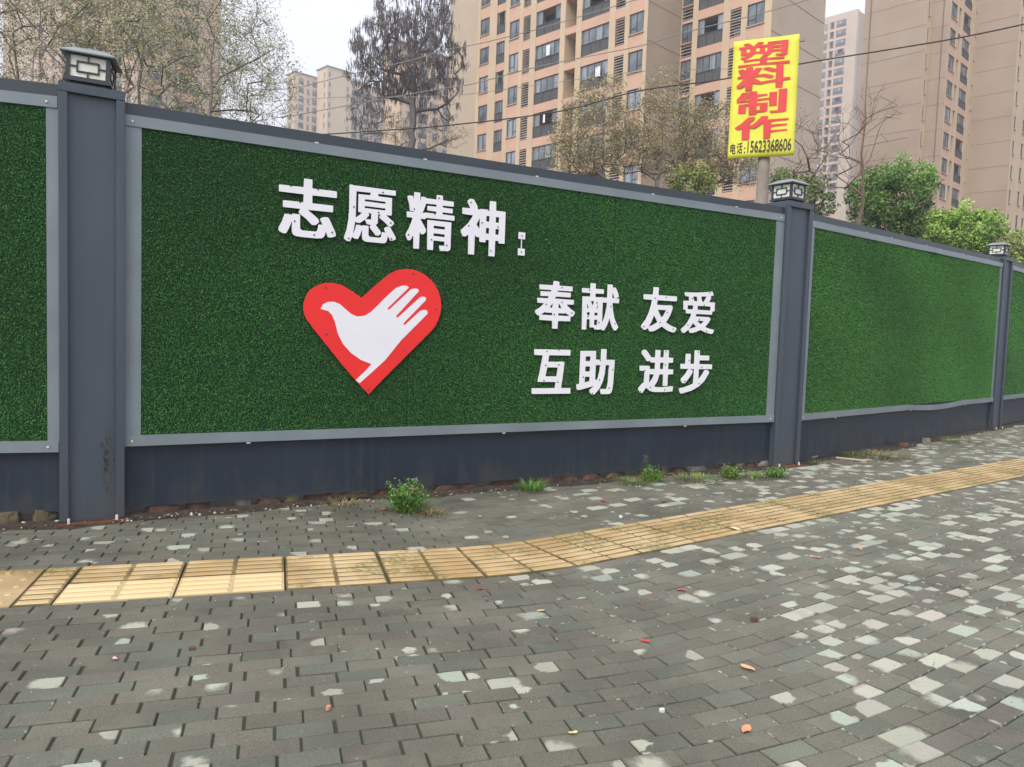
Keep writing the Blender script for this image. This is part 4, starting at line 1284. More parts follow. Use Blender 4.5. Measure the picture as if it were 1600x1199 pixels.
# ------------------------------------------------------------------ buildings
AA = math.atan2(1200, -1150)
BA = AA - math.pi / 2
AD = np.array([math.cos(AA), math.sin(AA), 0]); BD = np.array([math.cos(BA), math.sin(BA), 0])
EM = {}
def el_mesh(kind, w, h, v=0):
    key = (kind, round(w, 2), round(h, 2), v)
    if key in EM: return EM[key]
    r = random.Random(hash((round(w, 2), round(h, 2), v)) & 0xffff)
    P = []                                  # list of (part name, mesh)
    if kind == 'window':
        f = MB(); t = 0.055
        f.box((0, 0.10, 0), (t, 0.16, h)); f.box((w - t, 0.10, 0), (w, 0.16, h)); f.box((t, 0.10, 0), (w - t, 0.16, t)); f.box((t, 0.10, h - t), (w - t, 0.16, h))
        s = w * (0.55 if v % 2 else 0.45)
        f.box((s, 0.095, t), (s + t, 0.155, h - t))
        f.box((s + t if v % 2 else t, 0.097, h * 0.26), (w - t if v % 2 else s, 0.155, h * 0.26 + 0.04))
        g = MB(); g.box((t, 0.135, t), (w - t, 0.145, h - t))
        sl_ = MB(); sl_.box((-0.05, -0.06, -0.09), (w + 0.05, 0.16, -0.002))
        P = [('window', f.mesh('window', M_frame)), ('pane', g.mesh('pane', M_glass if v % 3 else M_curt)), ('sill', sl_.mesh('sill', M_sill))]
    elif kind == 'balcony':
        f = MB(); t = 0.05; rh = h * 0.46
        n = 3 if w > 2 else 1
        f.box((0, 0.05, rh - t), (w, 0.10, rh)); f.box((0, 0.05, 0), (w, 0.10, t))
        for k in range(n + 1):
            x = (w - t) * k / n; f.box((x, 0.045, t), (x + t, 0.105, rh - t))
        for k in range(int(w / 0.13)):
            x = 0.06 + k * 0.13; f.box((x, 0.07, t), (x + 0.018, 0.09, rh - t))
        rp_ = MB(); rp_.box((t, 0.11, t), (w - t, 0.118, rh - t))
        u_ = MB()
        gl = []
        open_ = v % 4 == 0
        for k in range(4):
            x0 = w * k / 4; x1 = w * (k + 1) / 4
            if open_ and k in (1, 2): continue
            u_.box((x0, 0.13, rh), (x0 + 0.04, 0.18, h)); u_.box((x1 - 0.04, 0.13, rh), (x1, 0.18, h)); u_.box((x0 + 0.04, 0.13, h - 0.05), (x1 - 0.04, 0.18, h)); u_.box((x0 + 0.04, 0.13, rh), (x1 - 0.04, 0.18, rh + 0.05))
            g1_ = MB(); g1_.box((x0 + 0.04, 0.15, rh + 0.05), (x1 - 0.04, 0.16, h - 0.05)); gl.append(('pane', g1_.mesh('pane', (M_curt if (v + k) % 3 == 1 else M_glass))))
        bk = MB(); bk.box((0, 1.22, 0), (w, 1.27, h))
        P = [('balcony_railing', f.mesh('balcony_railing', M_rail)), ('infill_panel', rp_.mesh('infill_panel', M_railp)), ('window_frame', u_.mesh('window_frame', M_frame)),
             ('back_wall', bk.mesh('back_wall', M_dark))] + gl
    elif kind == 'louver':
        f = MB(); n = max(4, int(h / 0.2))
        for k in range(n):
            z = h * (k + 0.3) / n
            f.add([(0, 0.02, z), (w, 0.02, z), (w, 0.14, z + 0.10), (0, 0.14, z + 0.10), (0, 0.02, z - 0.02), (w, 0.02, z - 0.02), (w, 0.14, z + 0.08), (0, 0.14, z + 0.08)],
                  [(0, 1, 2, 3), (7, 6, 5, 4), (4, 5, 1, 0), (3, 2, 6, 7)])
        bk = MB(); bk.box((0, 0.45, 0), (w, 0.5, h))
        P = [('louver', f.mesh('louver', M_louv)), ('back_wall', bk.mesh('back_wall', M_dark))]
        if v % 2:
            ac = MB(); ac.box((w * 0.25, 0.2, 0.1), (w * 0.85, 0.42, 0.65)); P.append(('air_conditioner', ac.mesh('air_conditioner', M_clip)))
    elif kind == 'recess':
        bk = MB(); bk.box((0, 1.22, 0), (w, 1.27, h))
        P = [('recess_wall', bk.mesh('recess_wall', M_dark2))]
    elif kind == 'slot':
        bk = MB(); bk.box((0, 0.16, 0), (w, 0.2, h)); f = MB(); f.box((0.0, 0.09, 0.0), (0.04, 0.15, h)); f.box((w - 0.04, 0.09, 0), (w, 0.15, h)); f.box((0.04, 0.09, h * 0.5), (w - 0.04, 0.15, h * 0.5 + 0.04))
        sl_ = MB(); sl_.box((-0.05, -0.06, -0.09), (w + 0.05, 0.16, -0.002))
        P = [('window', f.mesh('window', M_frame)), ('pane', bk.mesh('pane', M_glass)), ('sill', sl_.mesh('sill', M_sill))]
    elif kind == 'spandrel':
        s = MB(); s.box((0, 0.03, 0), (w, 1.3, h)); P = [('spandrel', s.mesh('spandrel', (M_salmon, M_tan2, M_tan)[v]))]
    EM[key] = P
    return P
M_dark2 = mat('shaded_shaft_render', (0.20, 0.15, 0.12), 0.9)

class Face:
    """one facade plane of a building: kind 'front' looks along -x of the building, 'side' along -y"""
    def __init__(self, root, kind, off):
        self.root, self.kind, self.off = root, kind, off
    def put(self, kind, u0, u1, z0, h, v=0):
        a, b = min(u0, u1), max(u0, u1)
        P = el_mesh(kind, b - a, h, v)
        if self.kind == 'front': loc, rz = (self.off, b, z0), -math.pi / 2
        else: loc, rz = (a, self.off, z0), 0.0
        o = link(P[0][0], P[0][1], self.root, loc, rz)
        for nm, me in P[1:]:
            link(nm, me, o)
        return o
    def wallbox(self, mb, u0, u1, z0, z1, d0=0.0, d1=1.3, m=0):
        a, b = min(u0, u1), max(u0, u1)
        if self.kind == 'front': mb.box((self.off + d0, a, z0), (self.off + d1, b, z1), m)
        else: mb.box((a, self.off + d0, z0), (b, self.off + d1, z1), m)
    def column(self, mb, u0, u1, elems, pitch, zlo, zhi, zb, zt, smat=0, r=None):
        """elems: (kind, z0, h) inside one storey; spandrels fill the rest"""
        a, b = min(u0, u1), max(u0, u1)
        z = zlo
        elems = sorted(elems, key=lambda e: e[1])
        k0 = math.floor((zlo - elems[0][1]) / pitch)
        k = k0
        while True:
            done = False
            for kd, ez, h in elems:
                zz = ez + k * pitch
                if zz < zlo + 0.05: continue
                if zz + h > zhi: done = True; break
                if zz - z > 0.01:
                    self.put('spandrel', a, b, z, zz - z, smat)
                self.put(kd, a + 0.0, b, zz, h, (r or R_).randrange(6))
                z = zz + h
            if done: break
            k += 1
        self.wallbox(mb, a, b, z, zt, 0.03, 1.3)
        self.wallbox(mb, a, b, zb, zlo, 0.03, 1.3)
R_ = random.Random(21)

def solid_columns(face, mb, cols, u_lo, u_hi, zb, zt, **kw):
    """piers fill whatever the columns leave free"""
    cs = sorted([(min(c[0], c[1]), max(c[0], c[1]), c[2]) for c in cols])
    cur = u_lo
    for a, b, e in cs:
        if a > cur: face.wallbox(mb, cur, a, zb, zt)
        cur = b
    if u_hi > cur: face.wallbox(mb, cur, u_hi, zb, zt)
    for a, b, e in cs:
        face.column(mb, a, b, e, zb=zb, zt=zt, **kw)

# --- A: the large block behind the middle of the hoarding
pA = at(1012, 30, 58)
bA = empty('apartment_building', (pA[0], pA[1], 0), BA)
tag(bA, 'large salmon and tan apartment block with balconies behind the middle of the hoarding', 'building')
w1, w2 = MB(), MB()
H_A = 40.0
f1 = Face(bA, 'front', 0.0)
PT = 2.87
colsA = [(14.05, 15.32, [('window', 24.87, 1.55)]), (12.65, 13.55, [('louver', 24.3, 2.1)]), (9.07, 11.97, [('balcony', 24.25, 2.12)]),
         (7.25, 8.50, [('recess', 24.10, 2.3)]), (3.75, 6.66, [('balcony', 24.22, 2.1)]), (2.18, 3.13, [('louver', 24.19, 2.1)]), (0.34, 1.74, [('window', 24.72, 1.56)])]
solid_columns(f1, w1, colsA, 0.0, 15.75, 0, H_A, pitch=PT, zlo=9.0, zhi=35.0)
f2 = Face(bA, 'front', 4.38)
colsB = [(23.02, 24.42, [('window', 25.83, 1.62)]), (20.7, 21.93, [('balcony', 25.33, 2.12)])]
solid_columns(f2, w1, colsB, 15.75, 29.4, 0, H_A, pitch=2.87, zlo=17.0, zhi=38.0)
colsC = [(-1.06, -0.06, [('window', 24.82, 1.53), ('louver', 23.70, 0.99)]), (-3.78, -1.53, [('balcony', 24.15, 2.17)]), (-5.3, -4.38, [('louver', 24.2, 2.12)]), (-7.19, -5.79, [('window', 24.70, 1.57)])]
solid_columns(f2, w1, colsC, -7.75, -0.0, 0, H_A, pitch=PT, zlo=9.0, zhi=35.0)
_c = np.array([pA[0], pA[1], 0]) + BD * 4.38 - AD * 7.75
XE, _ = on_wall(1287, 60, _c, BA)
w1.build('wall', M_tan2, bA)
w2.box((0.0, -0.003, 0.0), (4.38, 1.2, H_A)) if False else None
# plain side walls and the body behind
w2.box((1.3, 0.3, 0), (16, 15.7, H_A)); w2.box((5.68, -7.74, 0), (4.38 + XE, 0.3, H_A)); w2.box((5.68, 15.7, 0), (16, 29.35, H_A))
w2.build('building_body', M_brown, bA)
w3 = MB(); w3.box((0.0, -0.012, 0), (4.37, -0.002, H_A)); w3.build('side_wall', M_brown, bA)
w4 = MB(); w4.box((4.38, -7.763, 0), (4.38 + XE, -7.752, H_A)); w4.box((4.368, 24.9, 0), (4.379, 29.41, H_A)); w4.build('plain_wall_panel', M_tan, bA)['kind'] = 'stuff'
jm = MB()
for k in range(-4, 5):
    z = 23.95 + k * PT
    jm.box((0.0, -0.024, z), (4.36, -0.012, z + 0.05)); jm.box((4.40, -7.775, z), (4.36 + XE, -7.763, z + 0.05))
jm.build('storey_joint', M_joint, bA)

# --- B: tan block on the right
pB = at(1483, 50, 80)
bB = empty('apartment_building', (pB[0], pB[1], 0), BA)
tag(bB, 'tan stepped apartment block with large blank walls at the right', 'building')
wb = MB(); HB = 46.0
sB = Face(bB, 'side', 0.0)
PB = 2.675
cols = [(0.33, 2.28, [('window', 36.1, 1.58)]), (2.78, 3.62, [('slotd', 35.9, 1.85)]), (4.28, 6.86, [('balcony', 35.8, 2.0)]), (8.2, 8.5, [('slot', 36.3, 1.5)])]
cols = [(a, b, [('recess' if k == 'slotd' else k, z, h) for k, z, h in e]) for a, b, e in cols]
solid_columns(sB, wb, cols, 0.0, 9.03, 0, HB, pitch=PB, zlo=12.0, zhi=42.0)
sR = Face(bB, 'side', -4.05)
solid_columns(sR, wb, [(9.8, 10.5, [('slot', 33.85, 1.4)]), (13.2, 14.2, [('window', 34.1, 1.5)]), (15.6, 16.6, [('window', 34.1, 1.5)])], 9.03, 18.0, 0, HB, pitch=PB, zlo=8.0, zhi=42.0)
sS = Face(bB, 'side', 1.72)
solid_columns(sS, wb, [(-1.12, -0.72, [('slot', 36.2, 1.45)])], -1.61, -0.02, 0, HB, pitch=PB, zlo=12.0, zhi=42.0)
wb.build('wall', M_tan2, bB)
wq = MB()
wq.box((0.0, 1.3, 0), (3.0, 8.2, HB)); wq.box((3.0, 1.3, 0), (20, 6.0, HB)); wq.box((10.3, -2.75, 0), (20, 1.3, HB)); wq.box((-1.6, 3.02, 0), (0.0, 8.2, HB))
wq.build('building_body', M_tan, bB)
wp = MB()
wp.box((-0.012, 0.002, 0), (-0.001, 1.718, HB)); wp.box((9.018, -4.05, 0), (9.029, -0.002, HB)); wp.box((-1.622, 1.72, 0), (-1.611, 8.2, HB))
wp.build('plain_wall_panel', M_brown, bB)['kind'] = 'stuff'
jm = MB()
for k in range(-10, 4):
    z = 37.75 + k * PB
    jm.box((-0.024, 0.002, z), (-0.012, 1.718, z + 0.045)); jm.box((9.006, -4.05, z), (9.018, -0.002, z + 0.045)); jm.box((-1.634, 1.72, z), (-1.622, 8.2, z + 0.045))
jm.build('storey_joint', M_joint, bB)
pp = MB(); pp.tube([(-1.70, 7.5+1.72-1.72, 5), (-1.70, 7.5, HB)], 0.06, 6); pp.build('drain_pipe', M_joint, bB)
pp = MB(); pp.tube([(-0.09, 0.62, 5), (-0.09, 0.62, HB)], 0.05, 6); pp.build('drain_pipe', M_joint, bB)

# --- C: narrow slice of a far tower between A and B
pC = at(1288, 30, 220)
bC = empty('apartment_building', (pC[0], pC[1], 0), BA)
tag(bC, 'distant tower seen as a narrow strip of windows between two nearer blocks', 'building')
fC = Face(bC, 'front', 0.0); wc = MB()
solid_columns(fC, wc, [(-1.25, 0.2, [('window', 91.2, 1.75)]), (-3.05, -1.9, [('recess', 91.1, 2.0)]), (-6.5, -3.7, [('balcony', 91.1, 1.95)])], -9.5, 3.5, 0, 94.9, pitch=2.67, zlo=38.0, zhi=93.5)
wc.build('wall', M_tan, bC)
wq = MB(); wq.box((1.3, -9.4, 0), (14, 3.4, 94.8)); wq.build('building_body', M_brown, bC)

# --- D: far blocks left of the dark tree
def far_block(px, py, Z, wa, wb_, colsa, colsb, pitch, label, zlo, mats_=(None, None), par=None):
    p_ = at(px, py, Z); ztop = p_[2]
    r = empty('apartment_building', (p_[0], p_[1], 0), BA)
    tag(r, label, 'building')
    w = MB()
    fa, fb = Face(r, 'front', 0.0), Face(r, 'side', 0.0)
    rr = random.Random(px)
    solid_columns(fa, w, colsa, 1.3, wa, 0, ztop, pitch=pitch, zlo=zlo, zhi=ztop - 0.8, smat=2)
    solid_columns(fb, w, colsb, 0.0, wb_, 0, ztop, pitch=pitch, zlo=zlo, zhi=ztop - 0.8, smat=2)
    w.build('wall', mats_[0] or M_tan2, r)
    w = MB(); w.box((1.3, 1.3, 0), (wb_, wa, ztop - 0.05)); w.build('building_body', mats_[1] or M_tan, r)
    w = MB(); w.box((-0.35, -0.35, ztop), (wb_ + .35, wa + .35, ztop + 0.35)); w.build('roof_slab', M_joint, r)
    return r
far_block(512, 104, 262, 7.0, 9.6, [(1.5, 2.3, [('slot', 40, 1.6)])], [(0.5, 1.3, [('slot', 40, 1.6)]), (7.6, 8.4, [('slot', 40, 1.6)])], 3.4,
          'tall plain stair tower of a far tan block, left of the dark tree', 55)
far_block(461, 113, 262, 5.5, 12.0, [(2.2, 4.2, [('balcony', 40, 1.9)])], [(1.5, 3.4, [('balcony', 40, 2.0)]), (4.6, 5.5, [('slot', 40, 1.8)]), (6.6, 9.8, [('balcony', 40, 2.0)]), (10.6, 11.4, [('slot', 40, 1.6)])], 3.0,
          'far tan apartment block with a broken roofline beside the stair tower', 52)
far_block(542, 126, 270, 6.0, 36.0, [], [(2.0 + 4.8 * i, 4.6 + 4.8 * i, [('balcony', 40, 1.9)]) for i in range(7)] + [(5.2 + 4.8 * i, 6.0 + 4.8 * i, [('slot', 40, 1.7)]) for i in range(6)], 2.95,
          'long far apartment block mostly hidden by the dark tree', 45)
# block right behind the dark tree, touching block A
far_block(628, 68, 150, 6.0, 16.0, [], [(1.5, 3.2, [('window', 20, 1.6)]), (4.4, 6.6, [('balcony', 20, 2.0)]), (8, 9.2, [('slot', 20, 1.6)]), (10.6, 12.6, [('window', 20, 1.6)])], 2.9,
          'tan apartment block standing behind the dark tree', 30)
# --- E: block behind the left trees
M_pink = mat('pale_pinkish_render', (0.60, 0.46, 0.40), 0.85, scale=0.3, col2=(0.54, 0.41, 0.36))  # pinkish render, with the left side's haze put into the colour
pE = at(215, 60, 78)
uE, _ = on_wall(345, 60, pE, BA)
uE2, _ = on_wall(4, 60, pE, AA)
bE = empty('apartment_building', (pE[0], pE[1], 0), BA)
tag(bE, 'pinkish tan apartment tower behind the budding trees at the left', 'building')
we = MB()
fa, fb = Face(bE, 'front', 0.0), Face(bE, 'side', 0.0)
ca = [(x0, x0 + wd_, [(kd, 20.0 + (0.6 if kd == 'window' else 0), hh)]) for x0, wd_, kd, hh in
      ((2.0, 1.5, 'window', 1.5), (5.0, 2.8, 'balcony', 2.1), (9.5, 1.4, 'window', 1.5), (12.5, 0.9, 'louver', 2.1), (15.5, 2.8, 'balcony', 2.1), (21, 1.5, 'window', 1.5), (26, 2.8, 'balcony', 2.1), (32, 1.5, 'window', 1.5), (38, 2.8, 'balcony', 2.1)) if x0 + wd_ < uE2 - 0.5]
cb = [(x0, x0 + wd_, [(kd, 20.0 + (0.6 if kd == 'window' else 0), hh)]) for x0, wd_, kd, hh in
      ((1.0, 1.4, 'window', 1.5), (3.6, 2.6, 'balcony', 2.1), (7.2, 1.0, 'louver', 2.1), (9.4, 1.8, 'balcony', 2.1), (12.5, 1.4, 'window', 1.5)) if x0 + wd_ < uE - 0.4]
solid_columns(fa, we, ca, 1.3, uE2, 0, 52, pitch=2.88, zlo=16, zhi=44)
solid_columns(fb, we, cb, 0.0, uE, 0, 52, pitch=2.88, zlo=16, zhi=44)
we.build('wall', M_pink, bE)
w = MB(); w.box((1.3, 1.3, 0), (uE, uE2, 52)); w.build('building_body', M_tan, bE)

# laundry on the balconies of block A
def laundry(u, z, w, h, off, label):
    m = MB()
    k = 6
    for i in range(k):
        x0, x1 = w * i / k, w * (i + 1) / k
        y0, y1 = 0.02 * (i % 2), 0.02 * ((i + 1) % 2)
        m.add([(x0, y0, 0), (x1, y1, 0), (x1, y1, h), (x0, y0, h), (x0, y0 + .02, 0), (x1, y1 + .02, 0), (x1, y1 + .02, h), (x0, y0 + .02, h)],
              [(0, 1, 2, 3), (7, 6, 5, 4), (3, 2, 6, 7), (0, 4, 5, 1)] + ([(0, 3, 7, 4)] if i == 0 else []) + ([(1, 5, 6, 2)] if i == k - 1 else []))
    q = np.array([pA[0], pA[1], 0]) + BD * (off - 0.12) + AD * (u)
    o = link('laundry', m.mesh('laundry', M_white), None, (q[0], q[1], z), BA - math.pi / 2)
    tag(o, label, 'laundry', 'washing hung on balconies')
laundry(10.5, 25.2, 0.40, 0.85, 0.0, 'white garment hanging high on a balcony of the big salmon block')
laundry(10.6, 19.6, 0.22, 0.7, 0.0, 'narrow white towel on a lower balcony of the big salmon block')
laundry(4.9, 22.2, 0.5, 0.8, 0.0, 'white cloth hanging in a right-hand balcony of the big salmon block')

# ------------------------------------------------------------------ cables
def cable(pts, Z, r, m, label):
    P = [at(x, y, Z0) for (x, y), Z0 in zip(pts, np.linspace(Z[0], Z[1], len(pts)))]
    # smooth the path
    Q = []
    for i in range(len(P) - 1):
        p0, p1, p2, p3 = P[max(i - 1, 0)], P[i], P[i + 1], P[min(i + 2, len(P) - 1)]
        for k in range(5):
            t = k / 5
            Q.append(0.5 * ((2 * p1) + (-p0 + p2) * t + (2 * p0 - 5 * p1 + 4 * p2 - p3) * t * t + (-p0 + 3 * p1 - 3 * p2 + p3) * t ** 3))
    Q.append(P[-1])
    mb = MB(); mb.tube(Q, r, 6)
    tag(mb.build('overhead_cable', m), label, 'cable', 'overhead cables')
cable([(480, 212), (600, 204), (690, 197), (800, 185), (890, 171), (1000, 142), (1130, 124), (1245, 101), (1400, 76), (1500, 59), (1600, 38), (1720, 8)], (19, 15), 0.015, M_cable, 'thickest black overhead cable crossing behind the yellow banner')
cable([(380, 138), (450, 139), (550, 116), (640, 95), (700, 78), (760, 66), (850, 43), (890, 31), (1000, -2), (1060, -20)], (26, 22), 0.013, M_cable2, 'upper grey cable leaving the picture top above the block with balconies')
cable([(440, 184), (500, 173), (560, 162), (620, 151), (690, 139), (740, 131), (830, 107), (900, 92), (1000, 72), (1070, 51), (1193, 20), (1270, -2), (1340, -20)], (24, 20), 0.013, M_cable2, 'lower grey cable passing just above the yellow banner')
cable([(430, 158), (540, 152), (700, 150), (860, 130), (1000, 112), (1140, 108)], (27, 24), 0.009, M_cable2, 'thinnest grey cable ending behind the yellow banner')

# ------------------------------------------------------------------ trees
def unit(v): return v / (np.linalg.norm(v) + 1e-9)
def leaf_cloud(name, parent, P, Nn, S, Cc, asp=0.6, seed=0, m=None):
    """many leaf-sized faces in one mesh"""
    rg = np.random.default_rng(seed)
    n = len(P)
    Nn = Nn / (np.linalg.norm(Nn, axis=1, keepdims=True) + 1e-9)
    A_ = np.cross(Nn, rg.normal(0, 1, (n, 3))); A_ /= np.linalg.norm(A_, axis=1, keepdims=True) + 1e-9
    B_ = np.cross(Nn, A_) * asp
    S = S[:, None]
    V = np.stack([P - A_ * S, P - B_ * S, P + A_ * S, P + B_ * S], 1).astype(np.float32)
    me = bpy.data.meshes.new(name)
    me.vertices.add(n * 4); me.loops.add(n * 4); me.polygons.add(n)
    me.vertices.foreach_set('co', V.ravel())
    me.loops.foreach_set('vertex_index', np.arange(n * 4, dtype=np.int32))
    me.polygons.foreach_set('loop_start', np.arange(0, n * 4, 4, dtype=np.int32))
    me.polygons.foreach_set('loop_total', np.full(n, 4, np.int32))
    cc = np.ones((n, 4, 4), np.float32); cc[:, :, :3] = Cc[:, None, :]
    me.color_attributes.new('Col', 'FLOAT_COLOR', 'POINT').data.foreach_set('color', cc.ravel())
    me.materials.append(m or M_leaf)
    me.update(calc_edges=True)
    return tag(link(name, me, parent), kind='stuff')

def tree(name, px, Z, label, seed, crown, n=420, bark=None, cols=None, leafn=6, leaf_s=0.016, jit=0.07, trunk_h=2.2, twigs=3, twig_l=0.3,
         rt=0.0035, group=None, base_py=560, lead=(), bend=0.35, hang=0, upb=0.5, stems=1, step=0.3, expo=0.47):
    """crown: ellipsoids (px, py, dZ, rx, ry, rz) in metres about photo pixels; limbs reach for points scattered in them"""
    q = at(px, base_py, Z)
    base = np.array([q[0], q[1], -0.05])
    rg = np.random.default_rng(seed); rr = random.Random(seed)
    root = empty(name, tuple(base))
    tag(root, label, 'tree', group)
    nodes = [np.zeros(3)]; par = [-1]; dirs = [np.array([0, 0, 1.0])]
    def add_path(i0, T, bend=bend):
        a = nodes[i0]; L_ = np.linalg.norm(T - a)
        k = max(1, int(L_ / step))
        ctrl = a + dirs[i0] * L_ * bend + np.array([0, 0, -0.05 * L_])
        i = i0; ids = [i0]
        for j in range(1, k + 1):
            t = j / k
            p = (1 - t) ** 2 * a + 2 * t * (1 - t) * ctrl + t * t * T
            if j < k: p = p + rg.normal(0, 0.035 * min(1, L_), 3)
            nodes.append(p); par.append(i); dirs.append(unit(p - nodes[i])); i = len(nodes) - 1
            ids.append(i)
        return ids
    paths = []
    tops = [np.array([0.0, 0, trunk_h])] + [np.array([rg.normal(0, .35), rg.normal(0, .35), trunk_h * rg.uniform(.8, 1)]) for _ in range(stems - 1)]
    for t_ in tops: paths.append(add_path(0, t_, 0.2))
    for (lx, ly, dz) in lead:
        T = at(lx, ly, Z + dz) - base
        A_ = np.array(nodes); D = np.linalg.norm(A_ - T, axis=1) + 2.5 * np.maximum(0, A_[:, 2] - T[2] + 0.3)
        paths.append(add_path(int(D.argmin()), T, 0.3))
    vol = np.array([c[3] * c[4] * c[5] for c in crown]); vol = vol / vol.sum()
    TG = []
    for i in range(n):
        c = crown[rg.choice(len(crown), p=vol)]
        while True:
            v = rg.uniform(-1, 1, 3)
            if v @ v < 1: break
        v = v * (np.linalg.norm(v) ** -0.35)
        o = at(c[0], c[1], Z + c[2]) - base
        TG.append(o + v * np.array([c[3], c[4], c[5]]))
    cen = nodes[-1]
    TG.sort(key=lambda t: np.linalg.norm(t - np.array([0, 0, trunk_h])) * rg.uniform(0.85, 1.15))
    for T in TG:
        A_ = np.array(nodes)
        d = T - A_
        L_ = np.linalg.norm(d, axis=1) + 1e-6
        cost = L_ * (1 + upb * np.maximum(0, 0.35 - d[:, 2] / L_)) + np.where(L_ < 0.15, 1.0, 0)
        cost += np.where(A_[:, 2] < trunk_h * 0.75, 3.0, 0)
        paths.append(add_path(int(cost.argmin()), T))
    N_ = len(nodes)
    cnt_ = np.zeros(N_)
    haskid = np.zeros(N_, bool)
    for i in range(1, N_): haskid[par[i]] = True
    for i in range(N_ - 1, 0, -1):
        if not haskid[i]: cnt_[i] += 1
        cnt_[par[i]] += cnt_[i]
    rad = rt * np.maximum(cnt_, 1) ** expo
    tk, br = MB(), MB()
    for j, ids in enumerate(paths):
        m = tk if j < len(tops) else br
        big = rad[ids[1] if len(ids) > 1 else ids[0]]
        rs_ = [min(rad[k], big) if q_ == 0 else rad[k] for q_, k in enumerate(ids)]
        m.tube([nodes[k] for k in ids], rs_, 8 if j < len(tops) else (5 if big > 0.02 else 3), cap=False)
    P, Nn, S, Cc = [], [], [], []
    hangs = MB()
    for j, ids in enumerate(paths[len(tops) + len(lead):]):
        for k in ids[1:]:
            if rad[k] > 0.03: continue
            for _ in range(twigs):
                d = unit(dirs[k] * 0.9 + rg.normal(0, 0.6, 3) + np.array([0, 0, 0.25]))
                L_ = twig_l * rg.uniform(0.4, 1.2)
                a = nodes[k]; b = a + d * L_
                w = unit(np.cross(d, rg.normal(0, 1, 3))) * rt * 0.75; w2 = np.cross(d, w)
                br.add([a + w, a - w * .5 + w2 * .87, a - w * .5 - w2 * .87, b], [(0, 1, 3), (1, 2, 3), (2, 0, 3)])
                if hang:
                    for _h in range(hang):
                        pp = a + d * L_ * rg.uniform(0.3, 1.0) + rg.normal(0, 0.03, 3)
                        h = rr.uniform(0.10, 0.30); wd_ = rr.uniform(0.007, 0.014)
                        c = rr.choice(cols); f = rr.uniform(0.8, 1.3)
                        hangs.tube([pp, pp - np.array([0.01, 0, h * .5]), pp - np.array([0, 0, h])], [wd_ * .4, wd_, wd_ * 0.15], 4, cap=False, col=(c[0] * f, c[1] * f, c[2] * f))
                elif cols:
                    for _l in range(leafn):
                        if _l >= 1 and leafn < 1: break
                        P.append(a + d * L_ * rg.uniform(0.1, 1.05) + rg.normal(0, jit, 3)); c = rr.choice(cols); f = rr.uniform(0.75, 1.3)
                        Cc.append((c[0] * f, c[1] * f, c[2] * f)); S.append(leaf_s * rr.uniform(0.5, 1.4))
    tk.build('trunk', bark, root, smooth=True)
    tag(br.build('branches', bark, root), kind='stuff')
    if hang: tag(hangs.build('seed_clusters', M_leaf, root), kind='stuff')
    if P:
        P = np.array(P)
        leaf_cloud('foliage', root, P, rg.normal(0, 1, P.shape) + np.array([0, -0.2, 0.5]), np.array(S), np.array(Cc), 0.6, seed)
    return root
BUD = [(0.46, 0.47, 0.25), (0.50, 0.44, 0.27), (0.36, 0.42, 0.20), (0.38, 0.33, 0.23)]  # left-hand buds: flare and haze put into the colour as extra paleness
BUD2 = [(0.46, 0.38, 0.19), (0.38, 0.38, 0.17), (0.33, 0.25, 0.14)]
CON = [(0.17, 0.155, 0.15), (0.20, 0.17, 0.155), (0.13, 0.12, 0.125)]
gl = 'budding trees behind the left part of the hoarding'
tree('budding_tree', 318, 13.5, 'budding tree with a pale trunk, rightmost full crown of the left group', 3, [(330, 95, 0, 1.35, 1.1, 1.25), (290, 10, 0, 1.5, 1.2, 1.2), (395, 120, 0, 0.75, 0.8, 0.75)],
     n=430, bark=M_barkp, cols=BUD, leafn=8, leaf_s=0.018, twigs=4, group=gl, trunk_h=2.6, lead=((335, 60, 0), (385, 100, 0.2), (280, 90, -0.2), (430, 75, 0)))
tree('budding_tree', 190, 14.5, 'budding tree right behind the nearest post lamp', 4, [(190, 80, 0, 1.4, 1.2, 1.35), (170, -10, 0, 1.4, 1.2, 1.2)],
     n=430, bark=M_bark, cols=BUD, leafn=8, leaf_s=0.018, twigs=4, group=gl, trunk_h=2.6, lead=((225, 60, 0), (150, 40, 0.3)))
tree('budding_tree', 55, 14.0, 'budding tree at the far left edge, left of the lamp', 5, [(60, 80, 0, 1.3, 1.2, 1.3), (80, -5, 0, 1.4, 1.2, 1.2), (-40, 60, 0, 1.0, 1.0, 1.2)],
     n=430, bark=M_bark, cols=BUD, leafn=8, leaf_s=0.018, twigs=4, group=gl, trunk_h=2.6, lead=((20, 50, 0), (110, 40, 0.3)))
tree('budding_tree', 120, 17.5, 'budding tree further back between the two leftmost ones', 25, [(120, 90, 0, 2.0, 1.3, 1.6), (100, 10, 0, 2.0, 1.2, 1.3)],
     n=360, bark=M_bark, cols=BUD, leafn=8, leaf_s=0.022, twigs=4, group=gl, trunk_h=3.0)
tree('budding_tree', 262, 17.0, 'budding tree further back, left of the pale-trunked one', 26, [(255, 90, 0, 1.8, 1.3, 1.6), (250, 10, 0, 1.7, 1.2, 1.3)],
     n=360, bark=M_bark, cols=BUD, leafn=8, leaf_s=0.022, twigs=4, group=gl, trunk_h=3.0)
tree('budding_tree', 375, 18.0, 'thin low budding tree right of the left group, against the sky', 6, [(385, 160, 0, 1.25, 1.0, 0.95), (395, 95, 0, 0.85, 0.8, 0.8)],
     n=230, bark=M_bark, cols=BUD, leafn=8, leaf_s=0.018, twigs=4, group=gl, trunk_h=3.2)
